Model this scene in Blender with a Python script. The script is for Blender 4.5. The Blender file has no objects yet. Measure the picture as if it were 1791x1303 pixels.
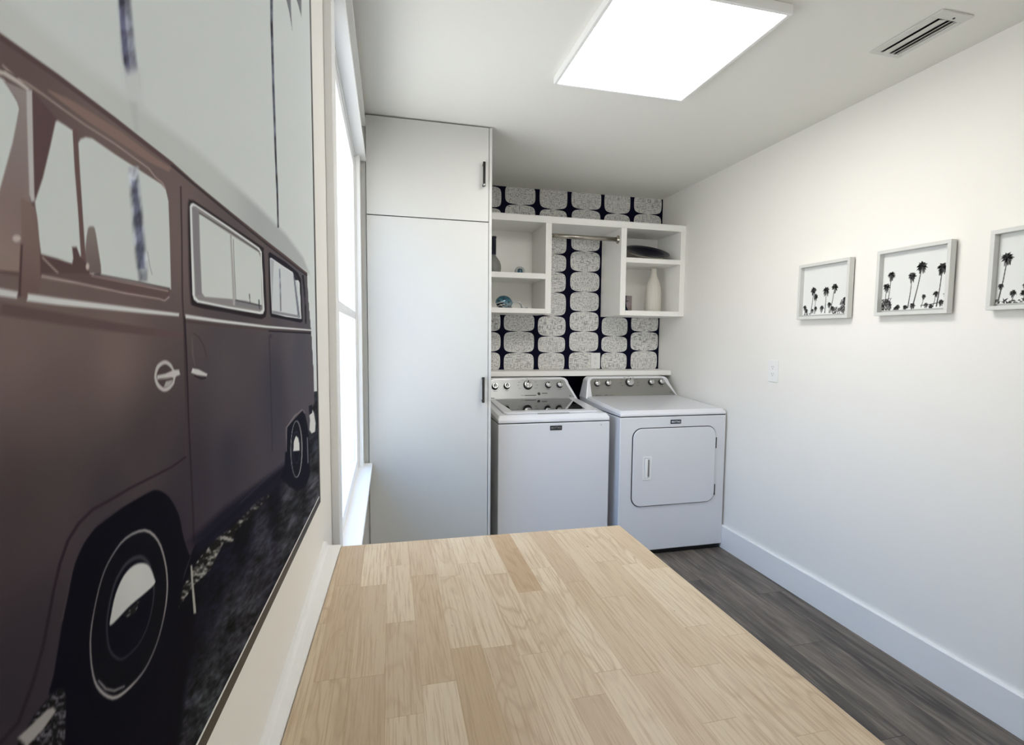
import bpy, math, random
import numpy as np
from mathutils import Vector, Matrix
PI = math.pi
random.seed(7)
scene = bpy.context.scene
COL = scene.collection

def lin(c):
    return tuple(((x/255.0)/12.92 if x/255.0 <= 0.04045 else ((x/255.0+0.055)/1.055)**2.4) for x in c)

# ------------------------------------------------------------------ camera
W, H = 1791, 1303
YAW, PITCH, ROLL, FPX, CX, CY, HZ = 0.2561, -0.0756, 0.0106, 932.39, 924.52, 659.77, 1.3639
fwd = Vector((math.sin(YAW)*math.cos(PITCH), math.cos(YAW)*math.cos(PITCH), math.sin(PITCH)))
rt = Vector((math.cos(YAW), -math.sin(YAW), 0)); up = rt.cross(fwd)
r2 = rt*math.cos(ROLL)+up*math.sin(ROLL); u2 = -rt*math.sin(ROLL)+up*math.cos(ROLL)
cam_data = bpy.data.cameras.new('camera')
cam = bpy.data.objects.new('camera', cam_data); COL.objects.link(cam)
cam.matrix_world = Matrix(((r2.x, u2.x, -fwd.x, 0), (r2.y, u2.y, -fwd.y, 0), (r2.z, u2.z, -fwd.z, HZ), (0, 0, 0, 1)))
cam_data.sensor_width = 36; cam_data.sensor_fit = 'HORIZONTAL'
cam_data.lens = FPX*36/W
cam_data.shift_x = (W/2-CX)/W; cam_data.shift_y = (CY-H/2)/W
cam_data.clip_start = 0.02; cam_data.clip_end = 200
scene.camera = cam

# ------------------------------------------------------------------ light and exposure
PANEL = 15.0        # ceiling light panel emission
world = bpy.data.worlds.new('daylight'); scene.world = world; world.use_nodes = True
wn = world.node_tree.nodes; wl_ = world.node_tree.links; wn.clear()
wo = wn.new('ShaderNodeOutputWorld'); wb = wn.new('ShaderNodeBackground')
wtc = wn.new('ShaderNodeTexCoord'); wsp = wn.new('ShaderNodeSeparateXYZ'); wr_ = wn.new('ShaderNodeValToRGB')
wl_.new(wtc.outputs['Generated'], wsp.inputs[0]); wl_.new(wsp.outputs['Z'], wr_.inputs[0])
wr_.color_ramp.elements[0].position = 0.10; wr_.color_ramp.elements[0].color = (0.80, 0.78, 0.75, 1)
wr_.color_ramp.elements[1].position = 0.42; wr_.color_ramp.elements[1].color = (0.34, 0.58, 1.0, 1)
wl_.new(wr_.outputs[0], wb.inputs[0]); wb.inputs[1].default_value = 6.0
wl_.new(wb.outputs[0], wo.inputs[0])
scene.view_settings.view_transform = 'Standard'; scene.view_settings.look = 'None'
scene.view_settings.exposure = 0.0; scene.view_settings.gamma = 1.0
scene.view_settings.use_curve_mapping = False

# ------------------------------------------------------------------ room dimensions
R, B, C, L = 2.1074, 3.9076, 2.4589, -0.149      # right wall x, back wall y, ceiling z, left wall x
REAR = -2.2

# ------------------------------------------------------------------ materials
class NT:
    def __init__(s, name):
        s.m = bpy.data.materials.new(name); s.m.use_nodes = True
        s.n = s.m.node_tree.nodes; s.l = s.m.node_tree.links
        s.b = s.n['Principled BSDF']
    def node(s, t, **k):
        q = s.n.new('ShaderNode'+t)
        for a, v in k.items(): setattr(q, a, v)
        return q
    def put(s, sock, v):
        if isinstance(v, bpy.types.NodeSocket): s.l.new(v, sock)
        else: sock.default_value = v
    def math(s, op, a, b=0.0, c=0.0):
        q = s.node('Math', operation=op)
        s.put(q.inputs[0], a); s.put(q.inputs[1], b); s.put(q.inputs[2], c)
        return q.outputs[0]
    def mix(s, f, a, b, mode='MIX'):
        q = s.node('MixRGB', blend_type=mode); s.put(q.inputs[0], f)
        s.put(q.inputs[1], a if isinstance(a, bpy.types.NodeSocket) else (*a, 1)[:4])
        s.put(q.inputs[2], b if isinstance(b, bpy.types.NodeSocket) else (*b, 1)[:4])
        return q.outputs[0]
    def pos(s):
        g = s.node('NewGeometry'); q = s.node('SeparateXYZ'); s.l.new(g.outputs['Position'], q.inputs[0])
        return q.outputs
    def vec(s, x, y, z=0.0):
        q = s.node('CombineXYZ'); s.put(q.inputs[0], x); s.put(q.inputs[1], y); s.put(q.inputs[2], z); return q.outputs[0]
    def noise(s, v, scale=1.0, detail=3.0, rough=0.5, dist=0.0):
        q = s.node('TexNoise'); s.l.new(v, q.inputs['Vector']); q.inputs['Scale'].default_value = scale
        q.inputs['Detail'].default_value = detail; q.inputs['Roughness'].default_value = rough
        q.inputs['Distortion'].default_value = dist; return q.outputs['Fac']
    def white(s, v):
        q = s.node('TexWhiteNoise', noise_dimensions='3D'); s.l.new(v, q.inputs['Vector']); return q.outputs['Value']
    def ramp(s, f, els, interp='LINEAR'):
        q = s.node('ValToRGB'); s.put(q.inputs[0], f); r = q.color_ramp; r.interpolation = interp
        while len(r.elements) < len(els): r.elements.new(0.5)
        for e, (p, c) in zip(r.elements, els): e.position = p; e.color = (*c, 1) if len(c) == 3 else c
        return q.outputs[0]
    def bump(s, h, strength=0.1, dist=0.001):
        q = s.node('Bump'); s.l.new(h, q.inputs['Height']); q.inputs['Strength'].default_value = strength
        q.inputs['Distance'].default_value = dist; s.l.new(q.outputs[0], s.b.inputs['Normal'])

def mat(name, rgb, rough=0.5, metal=0.0, spec=0.5, coat=0.0, var=0.03, vs=6.0, bump=0.0, bs=300.0):
    t = NT(name); c = lin(rgb)
    g = t.node('TexCoord')
    f = t.noise(g.outputs['Object'], vs, 3)
    lo = tuple(max(0, x*(1-var)) for x in c); hi = tuple(min(1, x*(1+var)) for x in c)
    t.put(t.b.inputs['Base Color'], t.mix(f, lo, hi))
    t.b.inputs['Roughness'].default_value = rough; t.b.inputs['Metallic'].default_value = metal
    t.b.inputs['Specular IOR Level'].default_value = spec; t.b.inputs['Coat Weight'].default_value = coat
    if bump: t.bump(t.noise(g.outputs['Object'], bs, 2), bump, 0.001)
    return t.m

M = {}
M['wall'] = mat('wall_paint', (241, 239, 233), 0.6, spec=0.3, var=0.01, bump=0.12, bs=160)
M['ceil'] = mat('ceiling_paint', (237, 236, 229), 0.8, spec=0.2, var=0.01, bump=0.12, bs=120)
M['trim'] = mat('white_trim_paint', (240, 240, 238), 0.35, var=0.01)
M['cab'] = mat('cabinet_white', (199, 199, 194), 0.42, var=0.01)
M['shelf'] = mat('shelf_white', (249, 248, 243), 0.4, var=0.01)
M['enamel'] = mat('white_enamel', (228, 229, 233), 0.22, coat=0.3, var=0.01)
M['enamel_body'] = mat('appliance_body_enamel', (220, 222, 226), 0.35, coat=0.1, var=0.01)
M['black'] = mat('black_plastic', (14, 14, 16), 0.35, var=0.1)
M['gasket'] = mat('dark_gap', (20, 21, 24), 0.7)
M['blackmetal'] = mat('black_metal', (18, 17, 18), 0.25, metal=0.6)
M['chrome'] = mat('brushed_chrome', (196, 196, 198), 0.16, metal=1.0)
M['nickel'] = mat('brushed_nickel', (176, 170, 160), 0.26, metal=1.0)
M['silver'] = mat('silver_panel', (150, 152, 152), 0.38, metal=0.55, var=0.04)
M['silver2'] = mat('warm_silver_panel', (138, 137, 132), 0.42, metal=0.45, var=0.04)
M['mark'] = mat('dark_printing', (60, 62, 64), 0.6)
M['whiteprint'] = mat('white_lettering', (225, 228, 232), 0.5)
M['navyplate'] = mat('navy_badge', (18, 22, 44), 0.3)
M['plate'] = mat('outlet_plastic', (240, 240, 238), 0.3, var=0.005)
M['frame'] = mat('grey_white_frame', (214, 215, 211), 0.5, var=0.03, vs=40)
M['frameblack'] = mat('dark_brown_frame', (38, 32, 24), 0.5, var=0.2)
M['navy'] = mat('navy_glaze', (8, 10, 34), 0.12, spec=0.35)
M['cream'] = mat('cream_glaze', (214, 210, 200), 0.4)
M['vase'] = mat('white_ribbed_ceramic', (216, 212, 202), 0.45)
M['stone'] = mat('grey_ceramic', (128, 128, 126), 0.5, var=0.08)
M['cord'] = mat('navy_cord', (24, 28, 46), 0.7)
M['teal'] = mat('teal_glass', (14, 72, 92), 0.08, coat=0.7, var=0.2)
M['silverband'] = mat('pale_silver_band', (196, 200, 200), 0.25, metal=0.3)
M['leg'] = mat('painted_steel', (60, 60, 60), 0.4)
M['vinyl'] = mat('window_vinyl', (240, 241, 243), 0.3)
M['vent'] = mat('vent_enamel', (214, 214, 208), 0.45)

t = NT('teal_and_silver_glaze'); x, y, z = t.pos()
f = t.noise(t.vec(t.math('MULTIPLY', x, 45), t.math('MULTIPLY', y, 45), t.math('MULTIPLY', z, 45)), 1.0, 3, 0.6)
f = t.math('ADD', f, t.math('MULTIPLY', t.math('SUBTRACT', z, 1.60), 9.0))
t.put(t.b.inputs['Base Color'], t.ramp(f, [(0.25, lin((150, 164, 172))), (0.5, lin((84, 128, 146))), (0.75, lin((36, 92, 112)))]))
t.b.inputs['Roughness'].default_value = 0.2; t.b.inputs['Metallic'].default_value = 0.3; t.b.inputs['Coat Weight'].default_value = 0.4
M['helmet'] = t.m
def clear_glass(name, tint=(0.96, 0.98, 1.0), gl=0.08):
    t = NT(name); t.n.remove(t.b)
    tr = t.node('BsdfTransparent'); tr.inputs[0].default_value = (*tint, 1)
    g = t.node('BsdfGlossy'); g.inputs['Roughness'].default_value = 0.03
    lw = t.node('LayerWeight'); lw.inputs[0].default_value = 0.35
    f = t.math('MULTIPLY_ADD', lw.outputs['Facing'], 0.35, gl)
    mx = t.node('MixShader'); t.l.new(f, mx.inputs[0]); t.l.new(tr.outputs[0], mx.inputs[1]); t.l.new(g.outputs[0], mx.inputs[2])
    t.l.new(mx.outputs[0], t.n['Material Output'].inputs[0]); return t.m
M['glass'] = clear_glass('window_glass', gl=0.03)
M['domeglass'] = clear_glass('clear_ornament_glass', (0.8, 0.9, 0.95), 0.2)

t = NT('dark_lid_glass'); t.b.inputs['Base Color'].default_value = (0.006, 0.007, 0.008, 1)
t.b.inputs['Roughness'].default_value = 0.05; t.b.inputs['Coat Weight'].default_value = 1.0; t.b.inputs['Specular IOR Level'].default_value = 0.8
M['lidglass'] = t.m

t = NT('light_diffuser'); t.b.inputs['Base Color'].default_value = (0.9, 0.9, 0.9, 1)
t.b.inputs['Emission Color'].default_value = (1.0, 0.965, 0.925, 1); t.b.inputs['Emission Strength'].default_value = PANEL
M['diffuser'] = t.m

t = NT('picture_print'); a = t.node('VertexColor', layer_name='print')
t.l.new(a.outputs[0], t.b.inputs['Base Color']); t.b.inputs['Roughness'].default_value = 0.7; t.b.inputs['Specular IOR Level'].default_value = 0.03
g = t.node('TexCoord'); t.bump(t.noise(g.outputs['Object'], 900, 1), 0.08, 0.0005)
M['print'] = t.m

# butcher block of glued staves running along y
t = NT('butcher_block'); x, y, z = t.pos()
SW = 0.0485
xs = t.math('DIVIDE', t.math('ADD', x, 0.155), SW); cl = t.math('FLOOR', xs)
rn = t.white(t.vec(cl, 3.3, 1.7)); rn2 = t.white(t.vec(cl, 9.1, 5.2))
ln = t.math('MULTIPLY_ADD', rn2, 0.16, 0.22)
ys = t.math('DIVIDE', t.math('ADD', t.math('MULTIPLY_ADD', rn, 0.9, 5.0), y), ln); rw = t.math('FLOOR', ys)
idv = t.vec(cl, rw, 2.0); rid = t.white(idv); rid2 = t.white(t.vec(cl, rw, 7.0)); rid3 = t.white(t.vec(cl, rw, 13.0))
tone = t.ramp(rid, [(0.0, lin((200, 177, 148))), (0.2, lin((218, 199, 172))), (0.45, lin((226, 210, 184))), (0.7, lin((212, 192, 163))), (0.88, lin((231, 216, 190))), (1.0, lin((196, 168, 134)))])
gx = t.math('ADD', x, t.math('MULTIPLY', rid2, 11.0)); gy = t.math('ADD', y, t.math('MULTIPLY', rid3, 17.0))
warp = t.noise(t.vec(t.math('MULTIPLY', gx, 14), t.math('MULTIPLY', gy, 3.5), rid), 1.0, 2)
# cathedral rings: contour lines of a stretched noise field
rings = t.math('SINE', t.math('MULTIPLY', warp, 62.0))
rings = t.math('POWER', t.math('MULTIPLY_ADD', rings, 0.5, 0.5), 5.0)
rm = t.ramp(rid3, [(0.55, (0.0,)*3), (0.95, (0.9,)*3)])
grain = t.noise(t.vec(t.math('MULTIPLY', gx, 300), t.math('MULTIPLY', gy, 9), rid), 1.0, 4, 0.6)
gl = t.ramp(grain, [(0.36, (1, 1, 1)), (0.52, (0, 0, 0))])
col = t.mix(t.math('MULTIPLY', t.math('MULTIPLY', rings, rm), 0.38), tone, lin((160, 126, 92)))
col = t.mix(t.math('MULTIPLY', gl, 0.5), col, lin((178, 148, 114)))
pores = t.noise(t.vec(t.math('MULTIPLY', gx, 900), t.math('MULTIPLY', gy, 40), rid2), 1.0, 2)
col = t.mix(t.math('MULTIPLY', t.ramp(pores, [(0.66, (0, 0, 0)), (0.74, (1, 1, 1))]), 0.35), col, lin((150, 112, 74)))
blot = t.noise(t.vec(t.math('MULTIPLY', gx, 18), t.math('MULTIPLY', gy, 4), rid), 1.0, 3)
col = t.mix(t.math('MULTIPLY', t.ramp(blot, [(0.5, (0, 0, 0)), (0.75, (1, 1, 1))]), 0.35), col, lin((192, 164, 130)))
knot = t.noise(t.vec(t.math('MULTIPLY', gx, 60), t.math('MULTIPLY', gy, 26), 4.0), 1.0, 1)
col = t.mix(t.math('MULTIPLY', t.ramp(knot, [(0.80, (0, 0, 0)), (0.84, (1, 1, 1))]), 0.7), col, lin((96, 66, 40)))
e1 = t.math('ABSOLUTE', t.math('SUBTRACT', t.math('FRACT', xs), 0.5)); e2 = t.math('ABSOLUTE', t.math('SUBTRACT', t.math('FRACT', ys), 0.5))
ed = t.math('MAXIMUM', t.math('GREATER_THAN', e1, 0.49), t.math('GREATER_THAN', e2, 0.4975))
col = t.mix(t.math('MULTIPLY', ed, 0.3), col, lin((160, 126, 84)))
t.put(t.b.inputs['Base Color'], col); t.b.inputs['Roughness'].default_value = 0.42; t.b.inputs['Specular IOR Level'].default_value = 0.35
t.bump(grain, 0.06, 0.0006)
M['block'] = t.m

# dark vinyl planks running along y
t = NT('dark_plank_floor'); x, y, z = t.pos()
xs = t.math('DIVIDE', t.math('ADD', x, 0.06), 0.178); cl = t.math('FLOOR', xs)
rn = t.white(t.vec(cl, 1.3, 2.7)); ys = t.math('DIVIDE', t.math('MULTIPLY_ADD', rn, 1.2, y), 1.22); rw = t.math('FLOOR', ys)
rid = t.white(t.vec(cl, rw, 5.0))
tone = t.ramp(rid, [(0.0, lin((88, 81, 74))), (0.5, lin((106, 98, 89))), (1.0, lin((120, 110, 98)))])
gx = t.math('MULTIPLY_ADD', rid, 9.0, x)
st = t.noise(t.vec(t.math('MULTIPLY', gx, 16), t.math('MULTIPLY', y, 1.6), rid), 1.0, 5, 0.6, 0.4)
col = t.mix(t.ramp(st, [(0.36, (0.8,)*3), (0.58, (0, 0, 0))]), tone, lin((48, 43, 40)))
st2 = t.noise(t.vec(t.math('MULTIPLY', gx, 55), t.math('MULTIPLY', y, 4), rid), 1.0, 4, 0.6)
col = t.mix(t.math('MULTIPLY', t.ramp(st2, [(0.5, (0, 0, 0)), (0.72, (1, 1, 1))]), 0.45), col, lin((160, 150, 136)))
st3 = t.noise(t.vec(t.math('MULTIPLY', gx, 160), t.math('MULTIPLY', y, 7), rid), 1.0, 3, 0.6)
col = t.mix(t.math('MULTIPLY', t.ramp(st3, [(0.3, (1, 1, 1)), (0.46, (0, 0, 0))]), 0.4), col, lin((44, 38, 34)))
e1 = t.math('ABSOLUTE', t.math('SUBTRACT', t.math('FRACT', xs), 0.5)); e2 = t.math('ABSOLUTE', t.math('SUBTRACT', t.math('FRACT', ys), 0.5))
ed = t.math('MAXIMUM', t.math('GREATER_THAN', e1, 0.494), t.math('GREATER_THAN', e2, 0.4988))
col = t.mix(t.math('MULTIPLY', ed, 0.7), col, lin((30, 27, 25)))
t.put(t.b.inputs['Base Color'], col); t.b.inputs['Roughness'].default_value = 0.45; t.b.inputs['Specular IOR Level'].default_value = 0.4
t.bump(st3, 0.08, 0.0008)
M['floor'] = t.m

# wallpaper
M['wp_navy'] = mat('wallpaper_navy', (9, 9, 36), 0.6, spec=0.08, var=0.05)
M['wp_rim'] = mat('wallpaper_pale_rim', (222, 222, 218), 0.6, var=0.01)
def scribble(name, seed, hw, vw, bw):
    t = NT(name); x, y, z = t.pos()
    h = t.noise(t.vec(t.math('MULTIPLY', x, 24), t.math('MULTIPLY', z, 210), seed), 1.0, 2)
    v = t.noise(t.vec(t.math('MULTIPLY', x, 210), t.math('MULTIPLY', z, 24), seed+5), 1.0, 2)
    b = t.noise(t.vec(t.math('MULTIPLY', x, 95), t.math('MULTIPLY', z, 95), seed+9), 1.0, 4, 0.7)
    f = t.math('MAXIMUM', t.math('MULTIPLY', t.ramp(h, [(0.56, (0, 0, 0)), (0.63, (1, 1, 1))]), hw), t.math('MULTIPLY', t.ramp(v, [(0.56, (0, 0, 0)), (0.63, (1, 1, 1))]), vw))
    f = t.math('MAXIMUM', f, t.math('MULTIPLY', t.ramp(b, [(0.50, (0, 0, 0)), (0.64, (1, 1, 1))]), bw))
    t.put(t.b.inputs['Base Color'], t.mix(f, lin((234, 233, 229)), lin((78, 78, 84)))); t.b.inputs['Roughness'].default_value = 0.6
    return t.m
M['wp_a'] = scribble('wallpaper_cross_hatch', 1.0, 0.85, 0.75, 0.15)
M['wp_b'] = scribble('wallpaper_mottled', 4.0, 0.4, 0.4, 0.85)
M['wp_c'] = scribble('wallpaper_fine_hatch', 8.0, 0.6, 0.6, 0.5)

# ------------------------------------------------------------------ mesh helpers
class MB:
    def __init__(s): s.v = []; s.f = []; s.mi = []; s.sm = []
    def add(s, vs, fs, mi=0, smooth=False):
        o = len(s.v); s.v += [tuple(p) for p in vs]
        for f in fs: s.f.append(tuple(i+o for i in f)); s.mi.append(mi); s.sm.append(smooth)
        return s
    def box(s, x0, x1, y0, y1, z0, z1, mi=0):
        v = [(x, y, z) for z in (z0, z1) for y in (y0, y1) for x in (x0, x1)]
        return s.add(v, [(0, 2, 3, 1), (4, 5, 7, 6), (0, 1, 5, 4), (2, 6, 7, 3), (0, 4, 6, 2), (1, 3, 7, 5)], mi)
    def prism(s, poly, axis, a0, a1, mi=0, poly2=None, smooth=False):
        """poly in the two other axes (x,z for 'y'; x,y for 'z'; y,z for 'x'), lofted from a0 to a1; a may be a function of the 2D point"""
        poly2 = poly2 or poly; n = len(poly)
        def P(p, a):
            a = a(p) if callable(a) else a
            return {'y': (p[0], a, p[1]), 'z': (p[0], p[1], a), 'x': (a, p[0], p[1])}[axis]
        v = [P(p, a0) for p in poly]+[P(p, a1) for p in poly2]
        s.add(v, [tuple(range(n)), tuple(range(2*n-1, n-1, -1))], mi)
        o = len(s.v)-2*n
        for i in range(n):
            j = (i+1) % n; s.f.append((o+i, o+n+i, o+n+j, o+j)); s.mi.append(mi); s.sm.append(smooth)
        return s
    def lathe(s, prof, c, axis=(0, 0, 1), n=32, mi=0, rib=0, ribn=24, squash=(1, 1), cap=True):
        ax = Vector(axis).normalized(); a = ax.orthogonal().normalized(); b = ax.cross(a); c = Vector(c)
        if abs(ax.z) > .99: a, b = Vector((1, 0, 0)), Vector((0, 1, 0))
        v = []
        for r, h in prof:
            for k in range(n):
                th = 2*PI*k/n; rr = r*(1+rib*math.cos(ribn*th))
                v.append(c+ax*h+a*rr*math.cos(th)*squash[0]+b*rr*math.sin(th)*squash[1])
        f = [(i*n+k, i*n+(k+1) % n, (i+1)*n+(k+1) % n, (i+1)*n+k) for i in range(len(prof)-1) for k in range(n)]
        s.add(v, f, mi, True)
        o = len(s.v)-len(v)
        if prof[0][0] > 1e-6: s.f.append(tuple(o+k for k in range(n-1, -1, -1))); s.mi.append(mi); s.sm.append(False)
        if prof[-1][0] > 1e-6 and cap: s.f.append(tuple(o+(len(prof)-1)*n+k for k in range(n))); s.mi.append(mi); s.sm.append(False)
        return s
    def tube(s, pts, r, n=10, mi=0):
        pts = [Vector(p) for p in pts]; rs = r if hasattr(r, '__len__') else [r]*len(pts); v = []
        prev = None
        for i, p in enumerate(pts):
            d = (pts[min(i+1, len(pts)-1)]-pts[max(i-1, 0)]).normalized()
            a = d.orthogonal().normalized() if prev is None else (prev-d*prev.dot(d)).normalized()
            prev = a; b = d.cross(a)
            v += [p+(a*math.cos(2*PI*k/n)+b*math.sin(2*PI*k/n))*rs[i] for k in range(n)]
        f = [(i*n+k, i*n+(k+1) % n, (i+1)*n+(k+1) % n, (i+1)*n+k) for i in range(len(pts)-1) for k in range(n)]
        s.add(v, f, mi, True); o = len(s.v)-len(v)
        s.f.append(tuple(o+k for k in range(n-1, -1, -1))); s.f.append(tuple(o+(len(pts)-1)*n+k for k in range(n)))
        s.mi += [mi, mi]; s.sm += [False, False]
        return s
    def build(s, name, mats, parent=None, bevel=0.0, segs=2, off=None):
        if not isinstance(mats, (list, tuple)): mats = [mats]
        o = Vector((0, 0, 0))
        p = parent
        while p is not None: o += Vector(p.location); p = p.parent
        if off is not None: o += Vector(off)
        me = bpy.data.meshes.new(name); me.from_pydata([(v[0]-o.x, v[1]-o.y, v[2]-o.z) for v in s.v], [], s.f)
        for m in mats: me.materials.append(m)
        me.polygons.foreach_set('material_index', s.mi); me.polygons.foreach_set('use_smooth', s.sm)
        me.update()
        ob = bpy.data.objects.new(name, me); COL.objects.link(ob)
        if off is not None: ob.location = off
        if parent is not None: ob.parent = parent
        if bevel:
            b = ob.modifiers.new('bevel', 'BEVEL'); b.width = bevel; b.segments = segs; b.limit_method = 'ANGLE'; b.angle_limit = 0.7
            b.harden_normals = False
        return ob

def thing(name, loc, label=None, cat=None, group=None, kind=None):
    o = bpy.data.objects.new(name, None); COL.objects.link(o); o.location = loc; o.empty_display_size = 0.05
    if label: o['label'] = label
    if cat: o['category'] = cat
    if group: o['group'] = group
    if kind: o['kind'] = kind
    return o
def tag(o, label=None, cat=None, group=None, kind=None):
    if label: o['label'] = label
    if cat: o['category'] = cat
    if group: o['group'] = group
    if kind: o['kind'] = kind
    return o
def rrect(x0, x1, z0, z1, r, n=6):
    p = []
    for cx, cz, a0 in ((x1-r, z0+r, -PI/2), (x1-r, z1-r, 0), (x0+r, z1-r, PI/2), (x0+r, z0+r, PI)):
        for k in range(n+1):
            a = a0+PI/2*k/n; p.append((cx+r*math.cos(a), cz+r*math.sin(a)))
    return p
def text_mesh(name, body, width, height, origin, xdir, zdir, material, parent):
    """flat lettering fitted to a box of width x height centred on origin"""
    cu = bpy.data.curves.new(name, 'FONT'); cu.body = body; cu.extrude = 0.01; cu.align_x = 'CENTER'; cu.align_y = 'CENTER'; cu.offset = 0.012
    tmp = bpy.data.objects.new(name, cu); COL.objects.link(tmp)
    dg = bpy.context.evaluated_depsgraph_get(); dg.update()
    me = bpy.data.meshes.new_from_object(tmp.evaluated_get(dg)); bpy.data.objects.remove(tmp)
    xs = [v.co.x for v in me.vertices]; ys = [v.co.y for v in me.vertices]
    cx, cy = (max(xs)+min(xs))/2, (max(ys)+min(ys))/2; sx = width/(max(xs)-min(xs)); sy = height/(max(ys)-min(ys))
    X = Vector(xdir).normalized(); Z = Vector(zdir).normalized(); N = X.cross(Z); O = Vector(origin)
    po = Vector((0, 0, 0)); p = parent
    while p is not None: po += Vector(p.location); p = p.parent
    for v in me.vertices:
        v.co = O+X*(v.co.x-cx)*sx+Z*(v.co.y-cy)*sy+N*v.co.z*0.04-po
    me.materials.clear(); me.materials.append(material)
    ob = bpy.data.objects.new(name, me); COL.objects.link(ob); ob.parent = parent; return ob

# ------------------------------------------------------------------ room shell
tag(MB().box(L-0.6, R+0.2, REAR-0.2, B+0.2, -0.1, 0).build('floor', M['floor']), kind='structure')
tag(MB().box(L-0.13, R+0.12, REAR-0.12, B+0.12, C, C+0.1).build('ceiling', M['ceil']), kind='structure')
WY0, WY1, WZ0, WZ1 = 1.535, 2.755, 0.69, 2.235        # window opening in the left wall
w = MB().box(L-0.12, L, REAR, WY0, 0, C).box(L-0.12, L, WY1, B, 0, C).box(L-0.12, L, WY0, WY1, 0, WZ0).box(L-0.12, L, WY0, WY1, WZ1, C)
tag(w.build('wall_left', M['wall']), kind='structure')
tag(MB().box(R, R+0.12, REAR, B, 0, C).build('wall_right', M['wall']), kind='structure')
wall_back = tag(MB().box(L-0.12, R+0.12, B, B+0.12, 0, C).build('wall_back', M['wall']), kind='structure')
w = MB().box(L-0.12, 0.75, REAR-0.12, REAR, 0, C).box(1.50, R+0.12, REAR-0.12, REAR, 0, C).box(0.75, 1.50, REAR-0.12, REAR, 2.05, C)  # unseen wall behind the camera; its opening is added to let in fill daylight
tag(w.build('wall_rear', M['wall']), kind='structure')
bb = MB().prism([(R-0.016, 0.001), (R-0.016, 0.146), (R-0.012, 0.1505), (R, 0.1505), (R, 0.001)], 'y', REAR, B)
tag(bb.build('baseboard_right', M['trim']), kind='structure')

# wallpaper on the back wall
wp = MB()
YW = B-0.0015
wp.box(0.5345, R-0.001, YW, B-0.0002, 0.86, C-0.001, 0)  # navy ground runs plain below the ledge, standing in for the shade there
cols = [(0.690, 0.226, [1.105, 1.25, 1.40, 1.548, 1.70, 1.85, 2.0, 2.15, 2.30, 2.455, 2.60]),
        (0.9455, 0.234, [1.085, 1.244, 1.404, 1.535, 1.69, 1.85, 2.0, 2.17, 2.335, 2.475]),
        (1.2015, 0.215, [1.10, 1.245, 1.370, 1.524, 1.703, 1.856, 1.989, 2.150, 2.320, 2.50]),
        (1.463, 0.235, [1.095, 1.252, 1.410, 1.563, 1.714, 1.867, 2.022, 2.175, 2.335, 2.49]),
        (1.7185, 0.216, [1.10, 1.249, 1.376, 1.528, 1.70, 1.85, 1.99, 2.15, 2.322, 2.50]),
        (1.9775, 0.235, [1.10, 1.262, 1.414, 1.55, 1.70, 1.86, 2.02, 2.18, 2.336, 2.49])]
rr = random.Random(3); ti = 0
for ci, (cx, wdt, zs) in enumerate(cols):
    for i in range(len(zs)-1):
        z0, z1 = zs[i], zs[i+1]; a = wdt/2*(1+rr.uniform(-0.02, 0.025)); b = (z1-z0)/2+0.0005; cz = (z0+z1)/2
        outer = []; inner = []
        ex, ez = rr.uniform(7.0, 10.0), rr.uniform(4.2, 5.6)
        for k in range(48):
            th = 2*PI*k/48; c_, s_ = math.cos(th), math.sin(th)
            px = math.copysign(abs(c_)**(2/ex), c_); pz = math.copysign(abs(s_)**(2/ez), s_); px, pz = px*(1-0.035*pz*pz), pz*(1-0.16*abs(px)**1.7)
            for lst, q in ((outer, 0), (inner, 0.0035)):
                X = cx+(a-q)*px; Z = cz+(b-q)*pz
                lst.append((min(max(X, 0.535), R-0.0012), min(max(Z, 1.1175), C-0.0012)))
        n = 48; v = [(p[0], YW-0.0004, p[1]) for p in outer]+[(p[0], YW-0.0004, p[1]) for p in inner]
        wp.add(v, [(k, (k+1) % n, n+(k+1) % n, n+k) for k in range(n)], 1)
        wp.add([(p[0], YW-0.0004, p[1]) for p in inner], [tuple(range(n))], 2+((i+ci*2+rr.randint(0, 1)) % 3))
wpo = wp.build('wallpaper', [M['wp_navy'], M['wp_rim'], M['wp_a'], M['wp_b'], M['wp_c']], wall_back)

# ------------------------------------------------------------------ window in the left wall
win = thing('window_1', (L, (WY0+WY1)/2, WZ0), 'tall white window with daylight, left wall beside the cabinet', None, kind='structure')
F = L+0.019
cs = MB().box(L, F, WY0-0.089, WY0, WZ0, WZ1+0.0).build('window_casing', M['trim'], win, 0.0015)
cs = MB().box(L, F, WY1, 2.8385, WZ0, WZ1+0.0).build('window_casing', M['trim'], win, 0.0015)
hd = MB().box(L, L+0.046, WY0-0.105, 2.8385, WZ1-0.012, WZ1+0.004).box(L, F+0.002, WY0-0.089, 2.8385, WZ1+0.004, 2.392).box(L, L+0.047, WY0-0.115, 2.8385, 2.392, 2.408)
hd.build('head_trim', M['trim'], win, 0.0015)
MB().box(L-0.10, L+0.060, WY0-0.11, 2.8385, WZ0-0.008, WZ0+0.014).build('window_sill', M['trim'], win, 0.002)
MB().box(L, F, WY0-0.089, 2.8385, WZ0-0.11, WZ0-0.008).build('apron', M['trim'], win, 0.001)
jm = MB().box(L-0.12, L-0.0005, WY0, WY0+0.012, WZ0+0.014, WZ1-0.012).box(L-0.12, L-0.0005, WY1-0.012, WY1, WZ0+0.014, WZ1-0.012).box(L-0.12, L-0.0005, WY0+0.012, WY1-0.012, WZ1-0.024, WZ1-0.012)
jm.build('jamb', M['trim'], win)
fx0, fx1 = L-0.045, L-0.007
fr = MB()
y0, y1, z0, z1 = WY0+0.012, WY1-0.012, WZ0+0.014, WZ1-0.024
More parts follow.
